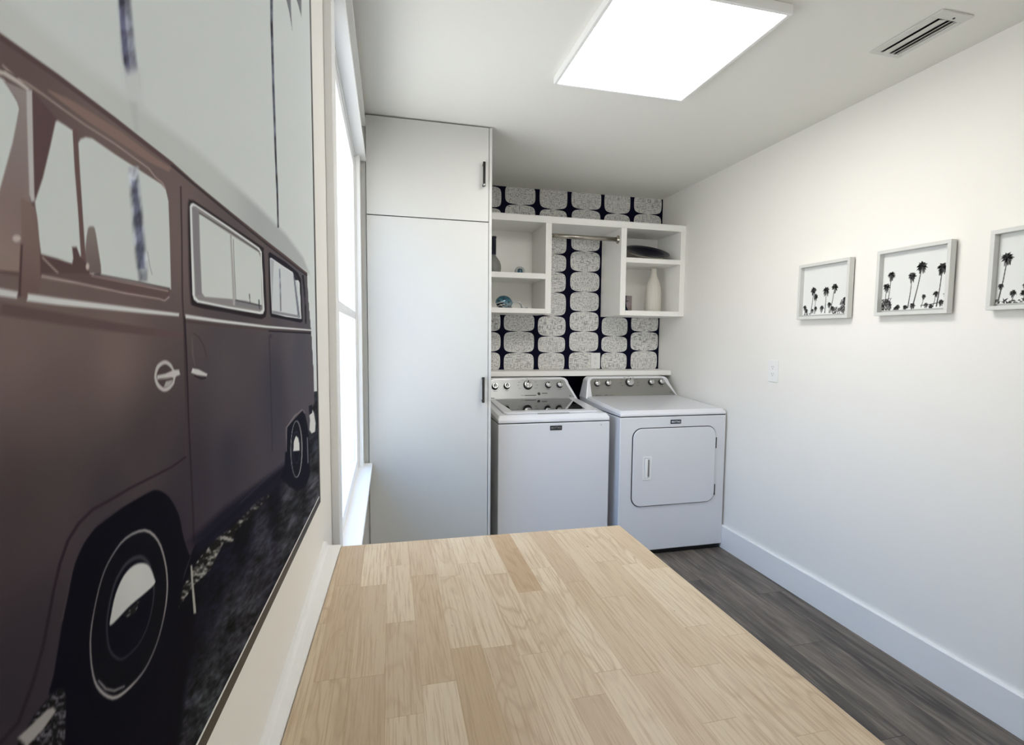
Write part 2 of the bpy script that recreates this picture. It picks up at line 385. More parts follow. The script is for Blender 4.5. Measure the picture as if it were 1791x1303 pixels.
fr.box(fx0, fx1, y0, y0+0.028, z0, z1).box(fx0, fx1, y1-0.028, y1, z0, z1).box(fx0, fx1, y0+0.028, y1-0.028, z0, z0+0.045).box(fx0, fx1, y0+0.028, y1-0.028, z1-0.045, z1).box(fx0, fx1, y0+0.028, y1-0.028, 1.44, 1.475)
sash = fr.build('window_frame', M['vinyl'], win, 0.0015)
MB().box(fx1-0.014, fx1-0.010, y0+0.028, y1-0.028, z0+0.045, z1-0.045).build('glass', M['glass'], win)

# ------------------------------------------------------------------ counter table
TZ = 0.88
tb = thing('counter_table', (0.22, 0.55, 0), 'large pale butcher block countertop in the foreground along the picture wall', 'table')
top = [(-0.1105, 1.2618), (-0.1288, 0.649), (-0.1445, -0.25), (0.5740, -0.25), (0.5737, 1.2450)]
MB().prism(top[::-1], 'z', TZ-0.038, TZ).build('tabletop', M['block'], tb, 0.0025)
for lx in (-0.075, 0.50):
    for ly in (-0.19, 1.16):
        MB().box(lx-0.025, lx+0.025, ly-0.025, ly+0.025, 0, TZ-0.038).build('leg', M['leg'], tb, 0.002)
# strip that closes the gap between table and wall
sp = MB()
ya, yb = 1.2628, -0.25
def sxx(y): return -0.1105-0.0290*(1.2618-y) if y > 0.649 else -0.1288-0.01746*(0.649-y)
pts = []
for y in (ya, 0.649, yb):
    e = sxx(y)-0.0004
    pts.append([(L, y, TZ-0.038), (L, y, TZ+0.014), (L+0.006, y, TZ+0.014), (L+0.010 if y > 1 else min(L+0.008, e), y, TZ+0.004), (e, y, TZ+0.003), (e, y, TZ-0.038)])
n = 6
sp.add([p for q in pts for p in q], [tuple(range(n))[::-1], tuple(2*n+i for i in range(n))]+[(k*n+i, k*n+(i+1) % n, (k+1)*n+(i+1) % n, (k+1)*n+i) for k in range(2) for i in range(n)])
tag(sp.build('trim_1', M['trim'], bevel=0.001), kind='structure')

# ------------------------------------------------------------------ printed pictures (vertex colour prints)
def vnoise(T, Z, st, sz, seed):
    rs = np.random.RandomState(seed); g = rs.rand(257, 257)
    u = T/st; v = Z/sz; iu = np.floor(u).astype(int); iv = np.floor(v).astype(int); fu = u-iu; fv = v-iv
    fu = fu*fu*(3-2*fu); fv = fv*fv*(3-2*fv); iu %= 256; iv %= 256
    return (g[iu, iv]*(1-fu)+g[iu+1, iv]*fu)*(1-fv)+(g[iu, iv+1]*(1-fu)+g[iu+1, iv+1]*fu)*fv
def fbm(T, Z, st, sz, seed, o=3):
    r = 0; a = 1; s = 0
    for k in range(o):
        r = r+a*vnoise(T, Z, st/2**k, sz/2**k, seed+k); s += a; a *= 0.55
    return r/s
def paint(T, Z, layers):
    """painter's algorithm over the sample points: filled polygons with soft edges; colours in sRGB 0-255"""
    colr = np.zeros((T.size, 3))
    for L_ in layers:
        P = np.array(L_['p'], float); sy, sz = L_['s']; sy, sz = max(sy, 0.0007), max(sz, 0.0009)
        m = np.where((T > P[:, 0].min()-3*sy) & (T < P[:, 0].max()+3*sy) & (Z > P[:, 1].min()-3*sz) & (Z < P[:, 1].max()+3*sz))[0]
        if not len(m): continue
        t, z = T[m], Z[m]; x, y = t/sy, z/sz
        X, Y = P[:, 0]/sy, P[:, 1]/sz
        d2 = np.full(len(m), 1e18); ins = np.zeros(len(m), bool)
        for i in range(len(X)):
            x0, y0, x1, y1 = X[i-1], Y[i-1], X[i], Y[i]; ex, ey = x1-x0, y1-y0; q = ex*ex+ey*ey
            if q < 1e-12: continue
            k = np.clip(((x-x0)*ex+(y-y0)*ey)/q, 0, 1); d2 = np.minimum(d2, (x-x0-k*ex)**2+(y-y0-k*ey)**2)
            if y0 != y1:
                c = (y0 > y) != (y1 > y); ins ^= c & (x < (x1-x0)*(y-y0)/(y1-y0)+x0)
        sd = np.sqrt(d2)*np.where(ins, 1, -1)
        al = np.clip(sd*0.5+0.5, 0, 1); al = al*al*(3-2*al)
        c = np.tile(np.array(L_['c'], float), (len(m), 1))
        if 'a' in L_:
            A = np.array(L_['a'], float); wsum = 0; cs_ = 0
            for r in A:
                w_ = 1/(((t-r[0])*1.0)**2+(z-r[1])**2+4e-4)**1.6; wsum = wsum+w_; cs_ = cs_+w_[:, None]*r[2:5]
            c = cs_/wsum[:, None]
        if 'n' in L_:
            amp, kind = L_['n']; t_keep = t; t = np.maximum(t, 0.12)
            if kind == 'fib': nz = fbm(8/t+z*30, (z-1.364)/t, 0.6, 0.03, 11)*2-1; c = c*(1+amp*3.2*nz[:, None])
            elif kind == 'road':
                nz = fbm(1/t+(z-1.364)/t*3, (z-1.364)/t, 0.10, 0.022, 21, 4)*2-1; n2 = fbm(1/t+(z-1.364)/t*4, (z-1.364)/t, 0.03, 0.008, 31, 2)*2-1
                c = c*(1+amp*(nz+0.7*n2)[:, None]*1.6)
            elif kind == 'stone':
                nz = fbm(1/t, (z-1.364)/t, 0.040, 0.0055, 41, 2); c = c*(0.25+np.clip((nz-0.42)*6, 0, 2.0)*amp)[:, None]+4
            al = al
        colr[m] = colr[m]*(1-al[:, None])+np.clip(c, 0, 255)*al[:, None]
    return colr
def print_grid(name, ts, zs, place, layers, parent, gain=1.0):
    nt, nz = len(ts), len(zs); T, Z = np.meshgrid(ts, zs, indexing='ij'); T = T.ravel(); Z = Z.ravel()
    c = paint(T, Z, layers)/255.0; c = np.where(c <= 0.04045, c/12.92, ((c+0.055)/1.055)**2.4)*gain
    xyz = place(T, Z); po = Vector((0, 0, 0)); p = parent
    while p is not None: po += Vector(p.location); p = p.parent
    xyz = xyz-np.array(po)[None, :]
    me = bpy.data.meshes.new(name); me.vertices.add(nt*nz); me.vertices.foreach_set('co', xyz.astype(np.float32).ravel())
    i, j = np.meshgrid(np.arange(nt-1), np.arange(nz-1), indexing='ij'); a = (i*nz+j).ravel()
    q = np.stack([a, a+nz, a+nz+1, a+1], 1).astype(np.int32)
    me.loops.add(q.size); me.loops.foreach_set('vertex_index', q.ravel())
    me.polygons.add(len(q)); me.polygons.foreach_set('loop_start', np.arange(0, q.size, 4, dtype=np.int32)); me.polygons.foreach_set('loop_total', np.full(len(q), 4, np.int32))
    me.update(calc_edges=True); me.validate()
    at = me.color_attributes.new('print', 'FLOAT_COLOR', 'POINT')
    at.data.foreach_set('color', np.concatenate([c, np.ones((len(c), 1))], 1).astype(np.float32).ravel())
    me.materials.append(M['print']); ob = bpy.data.objects.new(name, me); COL.objects.link(ob); ob.parent = parent; return ob

VAN = [
{'p':[[0.1336,1.4535],[2.2385,3.4467],[1.5929,-0.2268],[0.1191,1.2787]],'c':(190,194,191),'s':[0.0005,0.0005]},
{'p':[[0.3439,1.5517],[0.3435,1.5341],[0.345,1.5113],[0.3498,1.4985],[0.3636,1.5055],[0.3605,1.5196],[0.3574,1.5423],[0.3564,1.5597]],'c':(126,128,140),'s':[0.00336,0.00158],'n':[0.16,'fib']},
{'p':[[0.3443,1.552],[0.3438,1.5315],[0.3458,1.5134],[0.3496,1.5032],[0.3536,1.5053],[0.3517,1.5166],[0.3497,1.5349],[0.3494,1.5553]],'c':(84,84,104),'s':[0.00164,0.00078],'n':[0.2,'fib']},
{'p':[[0.3446,1.5041],[0.3661,1.5156],[0.3683,1.4942],[0.3473,1.4858]],'c':(185,188,186),'s':[0.00625,0.0029]},
{'p':[[0.2357,1.4887],[0.2644,1.4894],[0.2924,1.489],[0.3465,1.4915],[0.4592,1.4982],[0.6256,1.498],[0.7716,1.4949],[0.9,1.4832],[0.9577,1.4651],[0.7676,1.461],[0.4046,1.469],[0.2341,1.471]],'c':(178,181,177),'s':[0.01309,0.00542],'a':[[0.267,1.483,183,185,181],[0.406,1.48,176,179,175],[0.703,1.476,158,161,160]]},
{'p':[[0.7134,1.7739],[0.7096,1.7271],[0.7112,1.6569],[0.7157,1.5794],[0.7201,1.5334],[0.7213,1.4941],[0.7292,1.4956],[0.7299,1.536],[0.726,1.5827],[0.7238,1.6625],[0.7237,1.7348],[0.7275,1.7825]],'c':(70,72,82),'s':[0.00193,0.00042],'n':[0.3,'fib']},
{'p':[[0.8049,1.8137],[0.8424,1.8357],[0.8442,1.817],[0.8496,1.7922],[0.8309,1.8065]],'c':(110,112,116),'s':[0.00344,0.00065]},
{'p':[[0.8788,1.8571],[0.9347,1.89],[0.9305,1.8554],[0.9065,1.8586]],'c':(110,112,116),'s':[0.00415,0.00071]},
{'p':[[0.3509,1.4903],[0.3591,1.4937],[0.3605,1.4784],[0.3555,1.4767]],'c':(170,173,170),'s':[0.00349,0.00161]},
{'p':[[0.9421,1.3873],[1.0238,1.3896],[1.0271,1.2555],[0.956,1.2632]],'c':(186,190,190),'s':[0.00512,0.00079]},
{'p':[[0.9274,1.27],[1.0279,1.2617],[1.0261,1.14],[0.931,1.1614]],'c':(38,40,50),'s':[0.00633,0.00098]},
{'p':[[0.1191,1.2787],[0.214,1.2421],[0.2482,1.2333],[0.4112,1.2378],[0.7396,1.2195],[0.9743,1.2612],[1.1798,1.2391],[1.295,0.0775]],'c':(9,9,22),'s':[0.00168,0.00089],'a':[[0.407,1.198,4,4,12],[0.371,1.12,32,32,36],[0.303,1.157,14,15,22],[0.538,1.084,40,40,44],[0.489,1.122,36,37,41],[0.729,1.132,41,41,45],[0.969,1.123,49,49,53],[0.978,1.191,28,29,36],[0.53,1.182,6,6,15],[0.669,1.179,8,8,18],[0.336,1.169,4,4,10],[0.43,1.086,41,43,45],[0.403,1.151,8,8,16],[0.465,1.168,9,9,19],[0.611,1.14,35,35,41],[0.23,1.213,16,14,18]],'n':[0.55,'road']},
{'p':[[0.3733,1.2357],[0.4242,1.2046],[0.4272,1.1766],[0.4139,1.1576],[0.3948,1.1233],[0.3656,1.0662],[0.2903,1.1341]],'c':(4,4,12),'s':[0.00774,0.00329]},
{'p':[[0.3896,1.1826],[0.3973,1.1926],[0.4249,1.1994],[0.4719,1.2006],[0.492,1.1965],[0.5104,1.1946],[0.5665,1.1933],[0.6194,1.1939],[0.6373,1.1932],[0.6422,1.1812],[0.5855,1.1845],[0.547,1.1854],[0.5137,1.1886],[0.509,1.1808],[0.4843,1.1903],[0.4481,1.1812],[0.4182,1.1847]],'c':(60,59,56),'s':[0.00307,0.00097],'n':[0.95,'stone']},
{'p':[[0.4108,1.2015],[0.4112,1.1888],[0.4123,1.1777],[0.4133,1.1651],[0.418,1.1628],[0.4165,1.1758],[0.4148,1.1873],[0.4139,1.2002]],'c':(140,138,130),'s':[0.00062,0.00024]},
{'p':[[0.6647,1.1837],[0.6791,1.1907],[0.7074,1.1912],[0.7501,1.1828],[0.7484,1.1847],[0.7039,1.1932],[0.6739,1.1927],[0.6593,1.1856]],'c':(60,62,70),'s':[0.00314,0.00069]},
{'p':[[0.2269,1.1973],[0.2461,1.2101],[0.2635,1.2114],[0.2679,1.2037],[0.2691,1.1915],[0.2653,1.1827],[0.2583,1.17]],'c':(52,50,54),'s':[0.00107,0.00071],'n':[0.6,'stone']},
{'p':[[0.1762,1.4764],[0.2505,1.4736],[0.2849,1.4751],[0.333,1.4758],[0.4052,1.4754],[0.4452,1.4727],[0.5256,1.4711],[0.6731,1.4681],[0.7683,1.467],[0.9347,1.4626],[0.9411,1.4245],[0.9682,1.3592],[0.9844,1.29],[0.9851,1.2451],[0.9288,1.236],[0.9267,1.2193],[0.8823,1.1723],[0.7366,1.1938],[0.6429,1.1968],[0.5323,1.2056],[0.4577,1.2085],[0.4205,1.2125],[0.4024,1.2006],[0.3632,1.1741],[0.3063,1.1886],[0.2649,1.2101],[0.2568,1.2117],[0.2462,1.2106],[0.2358,1.2059],[0.2267,1.2049],[0.1562,1.2408]],'c':(100,82,78),'s':[0.00102,0.00043],'a':[[0.25,1.359,111,95,90],[0.275,1.366,105,90,85],[0.272,1.334,89,76,74],[0.269,1.295,65,57,57],[0.244,1.294,61,51,53],[0.322,1.352,109,93,88],[0.348,1.293,62,55,56],[0.511,1.331,76,70,73],[0.504,1.257,50,47,55],[0.834,1.335,72,69,77],[0.681,1.286,59,56,65],[0.949,1.444,81,78,81],[0.257,1.441,92,78,75],[0.41,1.433,103,89,86],[0.338,1.467,105,90,86],[0.642,1.429,87,78,78],[0.304,1.279,53,48,52],[0.238,1.228,38,34,39],[0.195,1.36,102,87,84],[0.188,1.279,44,37,41],[0.249,1.238,45,40,45],[0.423,1.251,50,45,51],[0.509,1.307,72,64,68],[0.797,1.383,81,76,79],[0.382,1.233,44,38,45]]},
{'p':[[0.2239,1.4716],[0.2494,1.4717],[0.2837,1.473],[0.3314,1.4731],[0.4029,1.4722],[0.4428,1.4703],[0.5228,1.468],[0.6693,1.4646],[0.9293,1.46],[0.9399,1.4633],[0.6765,1.4678],[0.5282,1.4711],[0.4474,1.4734],[0.4072,1.4755],[0.3345,1.4761],[0.2861,1.4758],[0.2516,1.4746],[0.2257,1.4744]],'c':(82,66,64),'s':[0.00111,0.0005]},
{'p':[[0.4041,1.4724],[0.5237,1.4677],[0.6699,1.463],[0.9289,1.4572],[0.9395,1.4605],[0.6753,1.4654],[0.527,1.4695],[0.406,1.4738]],'c':(50,44,48),'s':[0.0016,0.00044]},
{'p':[[0.278,1.4652],[0.2908,1.4646],[0.309,1.4642],[0.3336,1.4648],[0.3725,1.4651],[0.4001,1.4675],[0.404,1.4711],[0.3781,1.4702],[0.3395,1.4707],[0.3139,1.4697],[0.2939,1.4684],[0.2786,1.4661]],'c':(124,103,95),'s':[0.00172,0.00088]},
{'p':[[0.2506,1.4628],[0.2575,1.4613],[0.2637,1.462],[0.2742,1.462],[0.2877,1.4615],[0.305,1.4612],[0.3316,1.4617],[0.3706,1.4606],[0.3794,1.458],[0.3889,1.4572],[0.3928,1.4548],[0.3944,1.4556],[0.3903,1.4581],[0.3806,1.4588],[0.3717,1.4615],[0.3324,1.4625],[0.3057,1.462],[0.2884,1.4623],[0.2749,1.4629],[0.2644,1.463],[0.2584,1.4623],[0.2513,1.4635]],'c':(150,134,127),'s':[0.0004,0.00022]},
{'p':[[0.25,1.4608],[0.2535,1.4615],[0.2585,1.4619],[0.2589,1.4624],[0.2538,1.462],[0.2502,1.4614]],'c':(50,38,38),'s':[0.00026,0.00017]},
{'p':[[0.2408,1.3699],[0.2746,1.3674],[0.322,1.3643],[0.3934,1.3608],[0.4153,1.3599],[0.417,1.3638],[0.3952,1.3652],[0.3238,1.369],[0.2763,1.3723],[0.2422,1.3745]],'c':(88,72,70),'s':[0.00217,0.00115]},
{'p':[[0.2028,1.449],[0.2492,1.458],[0.2515,1.4581],[0.2579,1.4528],[0.259,1.4506],[0.2548,1.4362],[0.2453,1.4145],[0.1937,1.3438]],'c':(188,192,188),'s':[0.0003,0.00021]},
{'p':[[0.2506,1.4576],[0.2651,1.4597],[0.2623,1.421],[0.2621,1.3961],[0.2537,1.3883],[0.2342,1.3839],[0.2455,1.4166],[0.2538,1.4359],[0.259,1.4506],[0.2573,1.4538]],'c':(124,110,107),'s':[0.00039,0.00026],'a':[[0.261,1.454,140,130,126],[0.26,1.438,124,112,110],[0.251,1.407,118,100,97],[0.246,1.392,135,118,110]]},
{'p':[[0.2431,1.4571],[0.2512,1.4596],[0.2592,1.4598],[0.2645,1.4596],[0.2659,1.4612],[0.2606,1.4617],[0.2523,1.4617],[0.2438,1.4589]],'c':(176,168,162),'s':[0.00032,0.00022]},
{'p':[[0.2638,1.4598],[0.2632,1.4501],[0.2625,1.4344],[0.2619,1.4186],[0.2629,1.416],[0.2657,1.4171],[0.2651,1.4195],[0.266,1.4356],[0.2668,1.4515],[0.2673,1.4613]],'c':(172,168,165),'s':[0.00053,0.00035]},
{'p':[[0.2676,1.4612],[0.2828,1.4558],[0.2788,1.442],[0.2695,1.4229],[0.265,1.416],[0.2658,1.4332]],'c':(86,68,67),'s':[0.00038,0.00024]},
{'p':[[0.2819,1.4543],[0.2835,1.4554],[0.2889,1.4554],[0.2944,1.4552],[0.2945,1.437],[0.2958,1.4168],[0.296,1.3991],[0.2893,1.3946],[0.2825,1.3944],[0.27,1.3952],[0.2671,1.3955],[0.2658,1.4059],[0.265,1.4165],[0.2711,1.4279],[0.2773,1.4427]],'c':(187,191,187),'s':[0.00037,0.00022]},
{'p':[[0.2985,1.4511],[0.3006,1.4536],[0.305,1.456],[0.3105,1.4573],[0.3313,1.4567],[0.3577,1.4566],[0.3878,1.4565],[0.3944,1.4547],[0.3977,1.4484],[0.3975,1.4237],[0.3963,1.3922],[0.3435,1.3915],[0.3024,1.3914],[0.2996,1.4017],[0.2985,1.4304]],'c':(187,191,187),'s':[0.00056,0.00027]},
{'p':[[0.3459,1.4542],[0.3468,1.4366],[0.348,1.4181],[0.3502,1.4027],[0.3524,1.3929],[0.3624,1.3941],[0.3638,1.405],[0.3621,1.4213],[0.36,1.4402],[0.3575,1.4581]],'c':(138,141,146),'s':[0.00281,0.0013],'n':[0.2,'fib']},
{'p':[[0.3489,1.448],[0.3503,1.4312],[0.3511,1.4157],[0.353,1.4],[0.3602,1.4011],[0.3596,1.4174],[0.3579,1.4333],[0.3543,1.4498]],'c':(88,90,106),'s':[0.0021,0.00097],'n':[0.25,'fib']},
{'p':[[0.3644,1.4114],[0.3666,1.4034],[0.3691,1.3987],[0.3701,1.3989],[0.3675,1.4036],[0.3653,1.4116]],'c':(140,142,145),'s':[0.00061,0.00027]},
{'p':[[0.3024,1.4118],[0.303,1.4132],[0.3034,1.4136],[0.304,1.414],[0.305,1.4144],[0.3061,1.4147],[0.3071,1.4148],[0.3078,1.4149],[0.3084,1.4147],[0.309,1.4138],[0.3096,1.412],[0.3102,1.4094],[0.3108,1.4062],[0.3117,1.4018],[0.3127,1.3968],[0.3127,1.3931],[0.3112,1.3919],[0.3089,1.3921],[0.3065,1.3924],[0.3042,1.3921],[0.3018,1.3919],[0.3002,1.3928],[0.2994,1.3951],[0.2993,1.3984],[0.2996,1.4017],[0.3003,1.4053],[0.3014,1.409]],'c':(104,90,85),'s':[0.0006,0.00033],'a':[[0.305,1.411,140,136,130],[0.307,1.403,110,96,91],[0.307,1.395,88,72,70]]},
{'p':[[0.2947,1.4558],[0.2947,1.4421],[0.2953,1.4244],[0.2958,1.4037],[0.2964,1.3933],[0.3003,1.3939],[0.2991,1.4044],[0.2988,1.4253],[0.2981,1.4433],[0.2979,1.457]],'c':(98,78,76),'s':[0.00037,0.00021]},
{'p':[[0.2664,1.3958],[0.2777,1.3955],[0.2885,1.3945],[0.2896,1.3972],[0.2892,1.4022],[0.2927,1.4028],[0.2951,1.399],[0.3005,1.396],[0.3024,1.3914],[0.2988,1.3883],[0.2771,1.3881],[0.2656,1.3874]],'c':(84,67,65),'s':[0.00043,0.00026]},
{'p':[[0.2674,1.3944],[0.2724,1.3917],[0.2776,1.3889],[0.2783,1.3895],[0.2731,1.3922],[0.2681,1.3949]],'c':(150,135,128),'s':[0.00027,0.00017]},
{'p':[[0.3023,1.3952],[0.3022,1.3948],[0.3021,1.3944],[0.3019,1.3941],[0.3016,1.3938],[0.3013,1.3936],[0.301,1.3934],[0.3007,1.3934],[0.3004,1.3934],[0.3001,1.3934],[0.2998,1.3936],[0.2996,1.3938],[0.2995,1.3941],[0.2994,1.3944],[0.2994,1.3948],[0.2995,1.3952],[0.2996,1.3955],[0.2998,1.3958],[0.3001,1.3961],[0.3003,1.3964],[0.3007,1.3965],[0.301,1.3966],[0.3013,1.3966],[0.3016,1.3965],[0.3019,1.3964],[0.3021,1.3961],[0.3022,1.3958],[0.3023,1.3955]],'c':(180,168,160),'s':[0.00049,0.00027]},
{'p':[[0.2564,1.4146],[0.2571,1.4161],[0.2581,1.416],[0.2591,1.4157],[0.2604,1.4156],[0.2619,1.4153],[0.2631,1.4149],[0.2641,1.4144],[0.2648,1.4138],[0.2654,1.4127],[0.2658,1.411],[0.2661,1.4087],[0.2662,1.406],[0.2662,1.4025],[0.2661,1.3984],[0.2659,1.3944],[0.2658,1.3902],[0.2657,1.3861],[0.2652,1.3827],[0.2642,1.3803],[0.2629,1.3788],[0.2612,1.3777],[0.2589,1.3771],[0.2564,1.3769],[0.2544,1.3773],[0.2532,1.3779],[0.2526,1.3791],[0.2525,1.3815],[0.2529,1.3864],[0.2538,1.3925],[0.2545,1.3972],[0.255,1.3986],[0.2554,1.3987],[0.2558,1.4],[0.2559,1.4045],[0.2561,1.4103]],'c':(112,94,87),'s':[0.00041,0.00027],'a':[[0.257,1.411,140,122,115],[0.261,1.409,100,80,76],[0.263,1.401,112,95,88],[0.258,1.382,92,75,72]]},
{'p':[[0.2551,1.4001],[0.255,1.3998],[0.2548,1.3995],[0.2545,1.3992],[0.2542,1.3989],[0.2537,1.3987],[0.2532,1.3985],[0.2527,1.3984],[0.2522,1.3983],[0.2517,1.3984],[0.2513,1.3984],[0.251,1.3986],[0.2508,1.3988],[0.2506,1.399],[0.2506,1.3993],[0.2507,1.3996],[0.2509,1.3999],[0.2511,1.4002],[0.2515,1.4005],[0.252,1.4007],[0.2524,1.4009],[0.2529,1.401],[0.2534,1.4011],[0.2539,1.4011],[0.2543,1.401],[0.2547,1.4009],[0.2549,1.4007],[0.2551,1.4004]],'c':(176,164,158),'s':[0.00049,0.00033]},
{'p':[[0.2551,1.3977],[0.2534,1.3882],[0.2518,1.3775],[0.2531,1.3776],[0.2547,1.3884],[0.2561,1.3978]],'c':(70,55,54),'s':[0.00039,0.00027]},
{'p':[[0.2272,1.3928],[0.2433,1.3925],[0.2535,1.3926],[0.253,1.3871],[0.2428,1.387],[0.2267,1.3869]],'c':(128,112,104),'s':[0.00089,0.00063]},
{'p':[[0.2265,1.386],[0.2425,1.3853],[0.2527,1.3854],[0.253,1.3865],[0.243,1.3865],[0.2269,1.3871]],'c':(90,72,68),'s':[0.00059,0.00042]},
{'p':[[0.2657,1.3878],[0.3025,1.3917],[0.3436,1.3918],[0.3944,1.3916],[0.393,1.3864],[0.3851,1.3841],[0.3245,1.3844],[0.2809,1.3863],[0.2663,1.3865]],'c':(92,75,73),'s':[0.00056,0.00029]},
{'p':[[0.3038,1.3908],[0.3433,1.3906],[0.3915,1.3903],[0.3919,1.3911],[0.3436,1.3912],[0.304,1.3912]],'c':(150,134,130),'s':[0.00039,0.00019]},
{'p':[[0.3063,1.3918],[0.3435,1.3922],[0.3943,1.392],[0.3947,1.3928],[0.3438,1.3928],[0.3066,1.3924]],'c':(62,50,52),'s':[0.0004,0.00019]},
{'p':[[0.2665,1.3863],[0.2893,1.386],[0.3364,1.3847],[0.3791,1.3845],[0.3861,1.3839],[0.3936,1.3869],[0.3926,1.3874],[0.3857,1.3845],[0.3795,1.3851],[0.3367,1.3854],[0.2896,1.3868],[0.2668,1.3873]],'c':(160,146,140),'s':[0.00043,0.00021]},
{'p':[[0.2163,1.3771],[0.2417,1.3769],[0.2508,1.3766],[0.2516,1.3792],[0.2424,1.3797],[0.2168,1.3795]],'c':(186,186,182),'s':[0.00044,0.00032]},
{'p':[[0.2566,1.376],[0.2756,1.3755],[0.3124,1.3754],[0.3625,1.3751],[0.4073,1.3751],[0.4081,1.3772],[0.3634,1.3776],[0.3132,1.3781],[0.2765,1.3785],[0.2575,1.3789]],'c':(190,190,186),'s':[0.00069,0.00037]},
{'p':[[0.4179,1.3743],[0.4849,1.373],[0.6536,1.3708],[0.9629,1.37],[0.9644,1.3724],[0.6549,1.3733],[0.4861,1.3755],[0.4191,1.3769]],'c':(192,192,190),'s':[0.00178,0.00049]},
{'p':[[0.4178,1.3711],[0.4847,1.3696],[0.6535,1.3676],[0.9628,1.3671],[0.9638,1.3695],[0.6542,1.3695],[0.4855,1.3715],[0.4186,1.3731]],'c':(74,62,62),'s':[0.00198,0.00055]},
{'p':[[0.6616,1.3667],[0.9625,1.3649],[0.9635,1.367],[0.6621,1.368]],'c':(20,20,32),'s':[0.00197,0.00039]},
{'p':[[0.6781,1.3615],[0.6778,1.361],[0.6771,1.3605],[0.6761,1.36],[0.6747,1.3597],[0.673,1.3594],[0.6712,1.3593],[0.6693,1.3592],[0.6674,1.3593],[0.6657,1.3594],[0.6641,1.3597],[0.6628,1.3601],[0.6619,1.3605],[0.6614,1.361],[0.6612,1.3615],[0.6615,1.362],[0.6621,1.3625],[0.6632,1.3629],[0.6645,1.3633],[0.6661,1.3636],[0.6679,1.3637],[0.6698,1.3638],[0.6717,1.3637],[0.6735,1.3636],[0.6751,1.3633],[0.6764,1.3629],[0.6774,1.3625],[0.678,1.362]],'c':(60,54,60),'s':[0.00227,0.00052]},
{'p':[[0.4315,1.4544],[0.4336,1.4581],[0.4364,1.4586],[0.4394,1.4587],[0.4403,1.4593],[0.4414,1.4596],[0.4484,1.4596],[0.4664,1.4596],[0.4935,1.4594],[0.5244,1.4591],[0.56,1.459],[0.6013,1.4588],[0.6356,1.4583],[0.6494,1.4581],[0.6489,1.4575],[0.6476,1.454],[0.6498,1.446],[0.651,1.435],[0.652,1.4235],[0.6532,1.411],[0.6542,1.3981],[0.6534,1.3882],[0.6504,1.3837],[0.6458,1.3823],[0.6396,1.3815],[0.6355,1.3804],[0.6298,1.38],[0.6127,1.38],[0.5797,1.3806],[0.5414,1.3814],[0.5085,1.3821],[0.4801,1.3824],[0.4553,1.3826],[0.4386,1.3833],[0.4315,1.384],[0.4299,1.3852],[0.4293,1.3893],[0.4285,1.398],[0.4287,1.4095],[0.4292,1.4212],[0.4296,1.4333],[0.4302,1.4455]],'c':(36,30,34),'s':[0.00322,0.00099]},
{'p':[[0.4343,1.4535],[0.4369,1.4561],[0.4415,1.4576],[0.4471,1.4577],[0.5242,1.4571],[0.628,1.4553],[0.6387,1.4527],[0.6416,1.4224],[0.6439,1.3897],[0.6376,1.3857],[0.6251,1.3849],[0.5167,1.3855],[0.4423,1.3864],[0.4357,1.3881],[0.4333,1.3916],[0.4336,1.4219]],'c':(200,202,200),'s':[0.00092,0.00029]},
{'p':[[0.4383,1.4536],[0.4413,1.4555],[0.4458,1.4562],[0.5239,1.4551],[0.6207,1.4532],[0.6335,1.4501],[0.6353,1.4218],[0.6368,1.3906],[0.6254,1.3877],[0.517,1.3874],[0.4448,1.3883],[0.4382,1.3907],[0.438,1.4225]],'c':(130,126,126),'s':[0.00094,0.00029]},
{'p':[[0.44,1.4536],[0.4525,1.4544],[0.4531,1.4248],[0.4523,1.393],[0.4406,1.3921],[0.4391,1.4227]],'c':(122,118,122),'s':[0.0014,0.0005]},
{'p':[[0.4526,1.4519],[0.457,1.4524],[0.5284,1.451],[0.625,1.45],[0.633,1.4458],[0.634,1.4217],[0.6348,1.3948],[0.5715,1.3958],[0.5259,1.3944],[0.4582,1.3917],[0.4524,1.3943],[0.4519,1.4246]],'c':(189,193,189),'s':[0.00133,0.0004]},
{'p':[[0.452,1.4528],[0.5231,1.4527],[0.6291,1.451],[0.6308,1.4518],[0.5244,1.4535],[0.4528,1.4534]],'c':(70,66,70),'s':[0.00083,0.00025]},
{'p':[[0.5267,1.4507],[0.5283,1.4211],[0.5297,1.3891],[0.5362,1.3895],[0.5341,1.4219],[0.5318,1.4516]],'c':(156,154,152),'s':[0.00103,0.00031]},
{'p':[[0.5356,1.4483],[0.5363,1.4221],[0.5373,1.3916],[0.5394,1.3917],[0.5381,1.4223],[0.5374,1.4486]],'c':(110,108,110),'s':[0.0007,0.00021]},
{'p':[[0.5378,1.3947],[0.6311,1.3946],[0.6318,1.3898],[0.5373,1.3895]],'c':(120,118,120),'s':[0.00146,0.00039]},
{'p':[[0.5375,1.3938],[0.6306,1.3936],[0.6314,1.3944],[0.538,1.3945]],'c':(60,58,64),'s':[0.00083,0.00022]},
{'p':[[0.583,1.4032],[0.5852,1.3944],[0.5882,1.3946],[0.5859,1.4035]],'c':(70,70,78),'s':[0.00085,0.00023]},
{'p':[[0.6189,1.3999],[0.6213,1.3899],[0.6252,1.3901],[0.6227,1.4002]],'c':(50,50,58),'s':[0.00096,0.00024]},
{'p':[[0.6703,1.4555],[0.6775,1.4579],[0.7673,1.458],[0.8529,1.4543],[0.878,1.4468],[0.8817,1.4161],[0.8852,1.384],[0.8652,1.3814],[0.7586,1.383],[0.6749,1.3839],[0.6697,1.3876],[0.6683,1.4251]],'c':(26,24,32),'s':[0.00294,0.0006]},
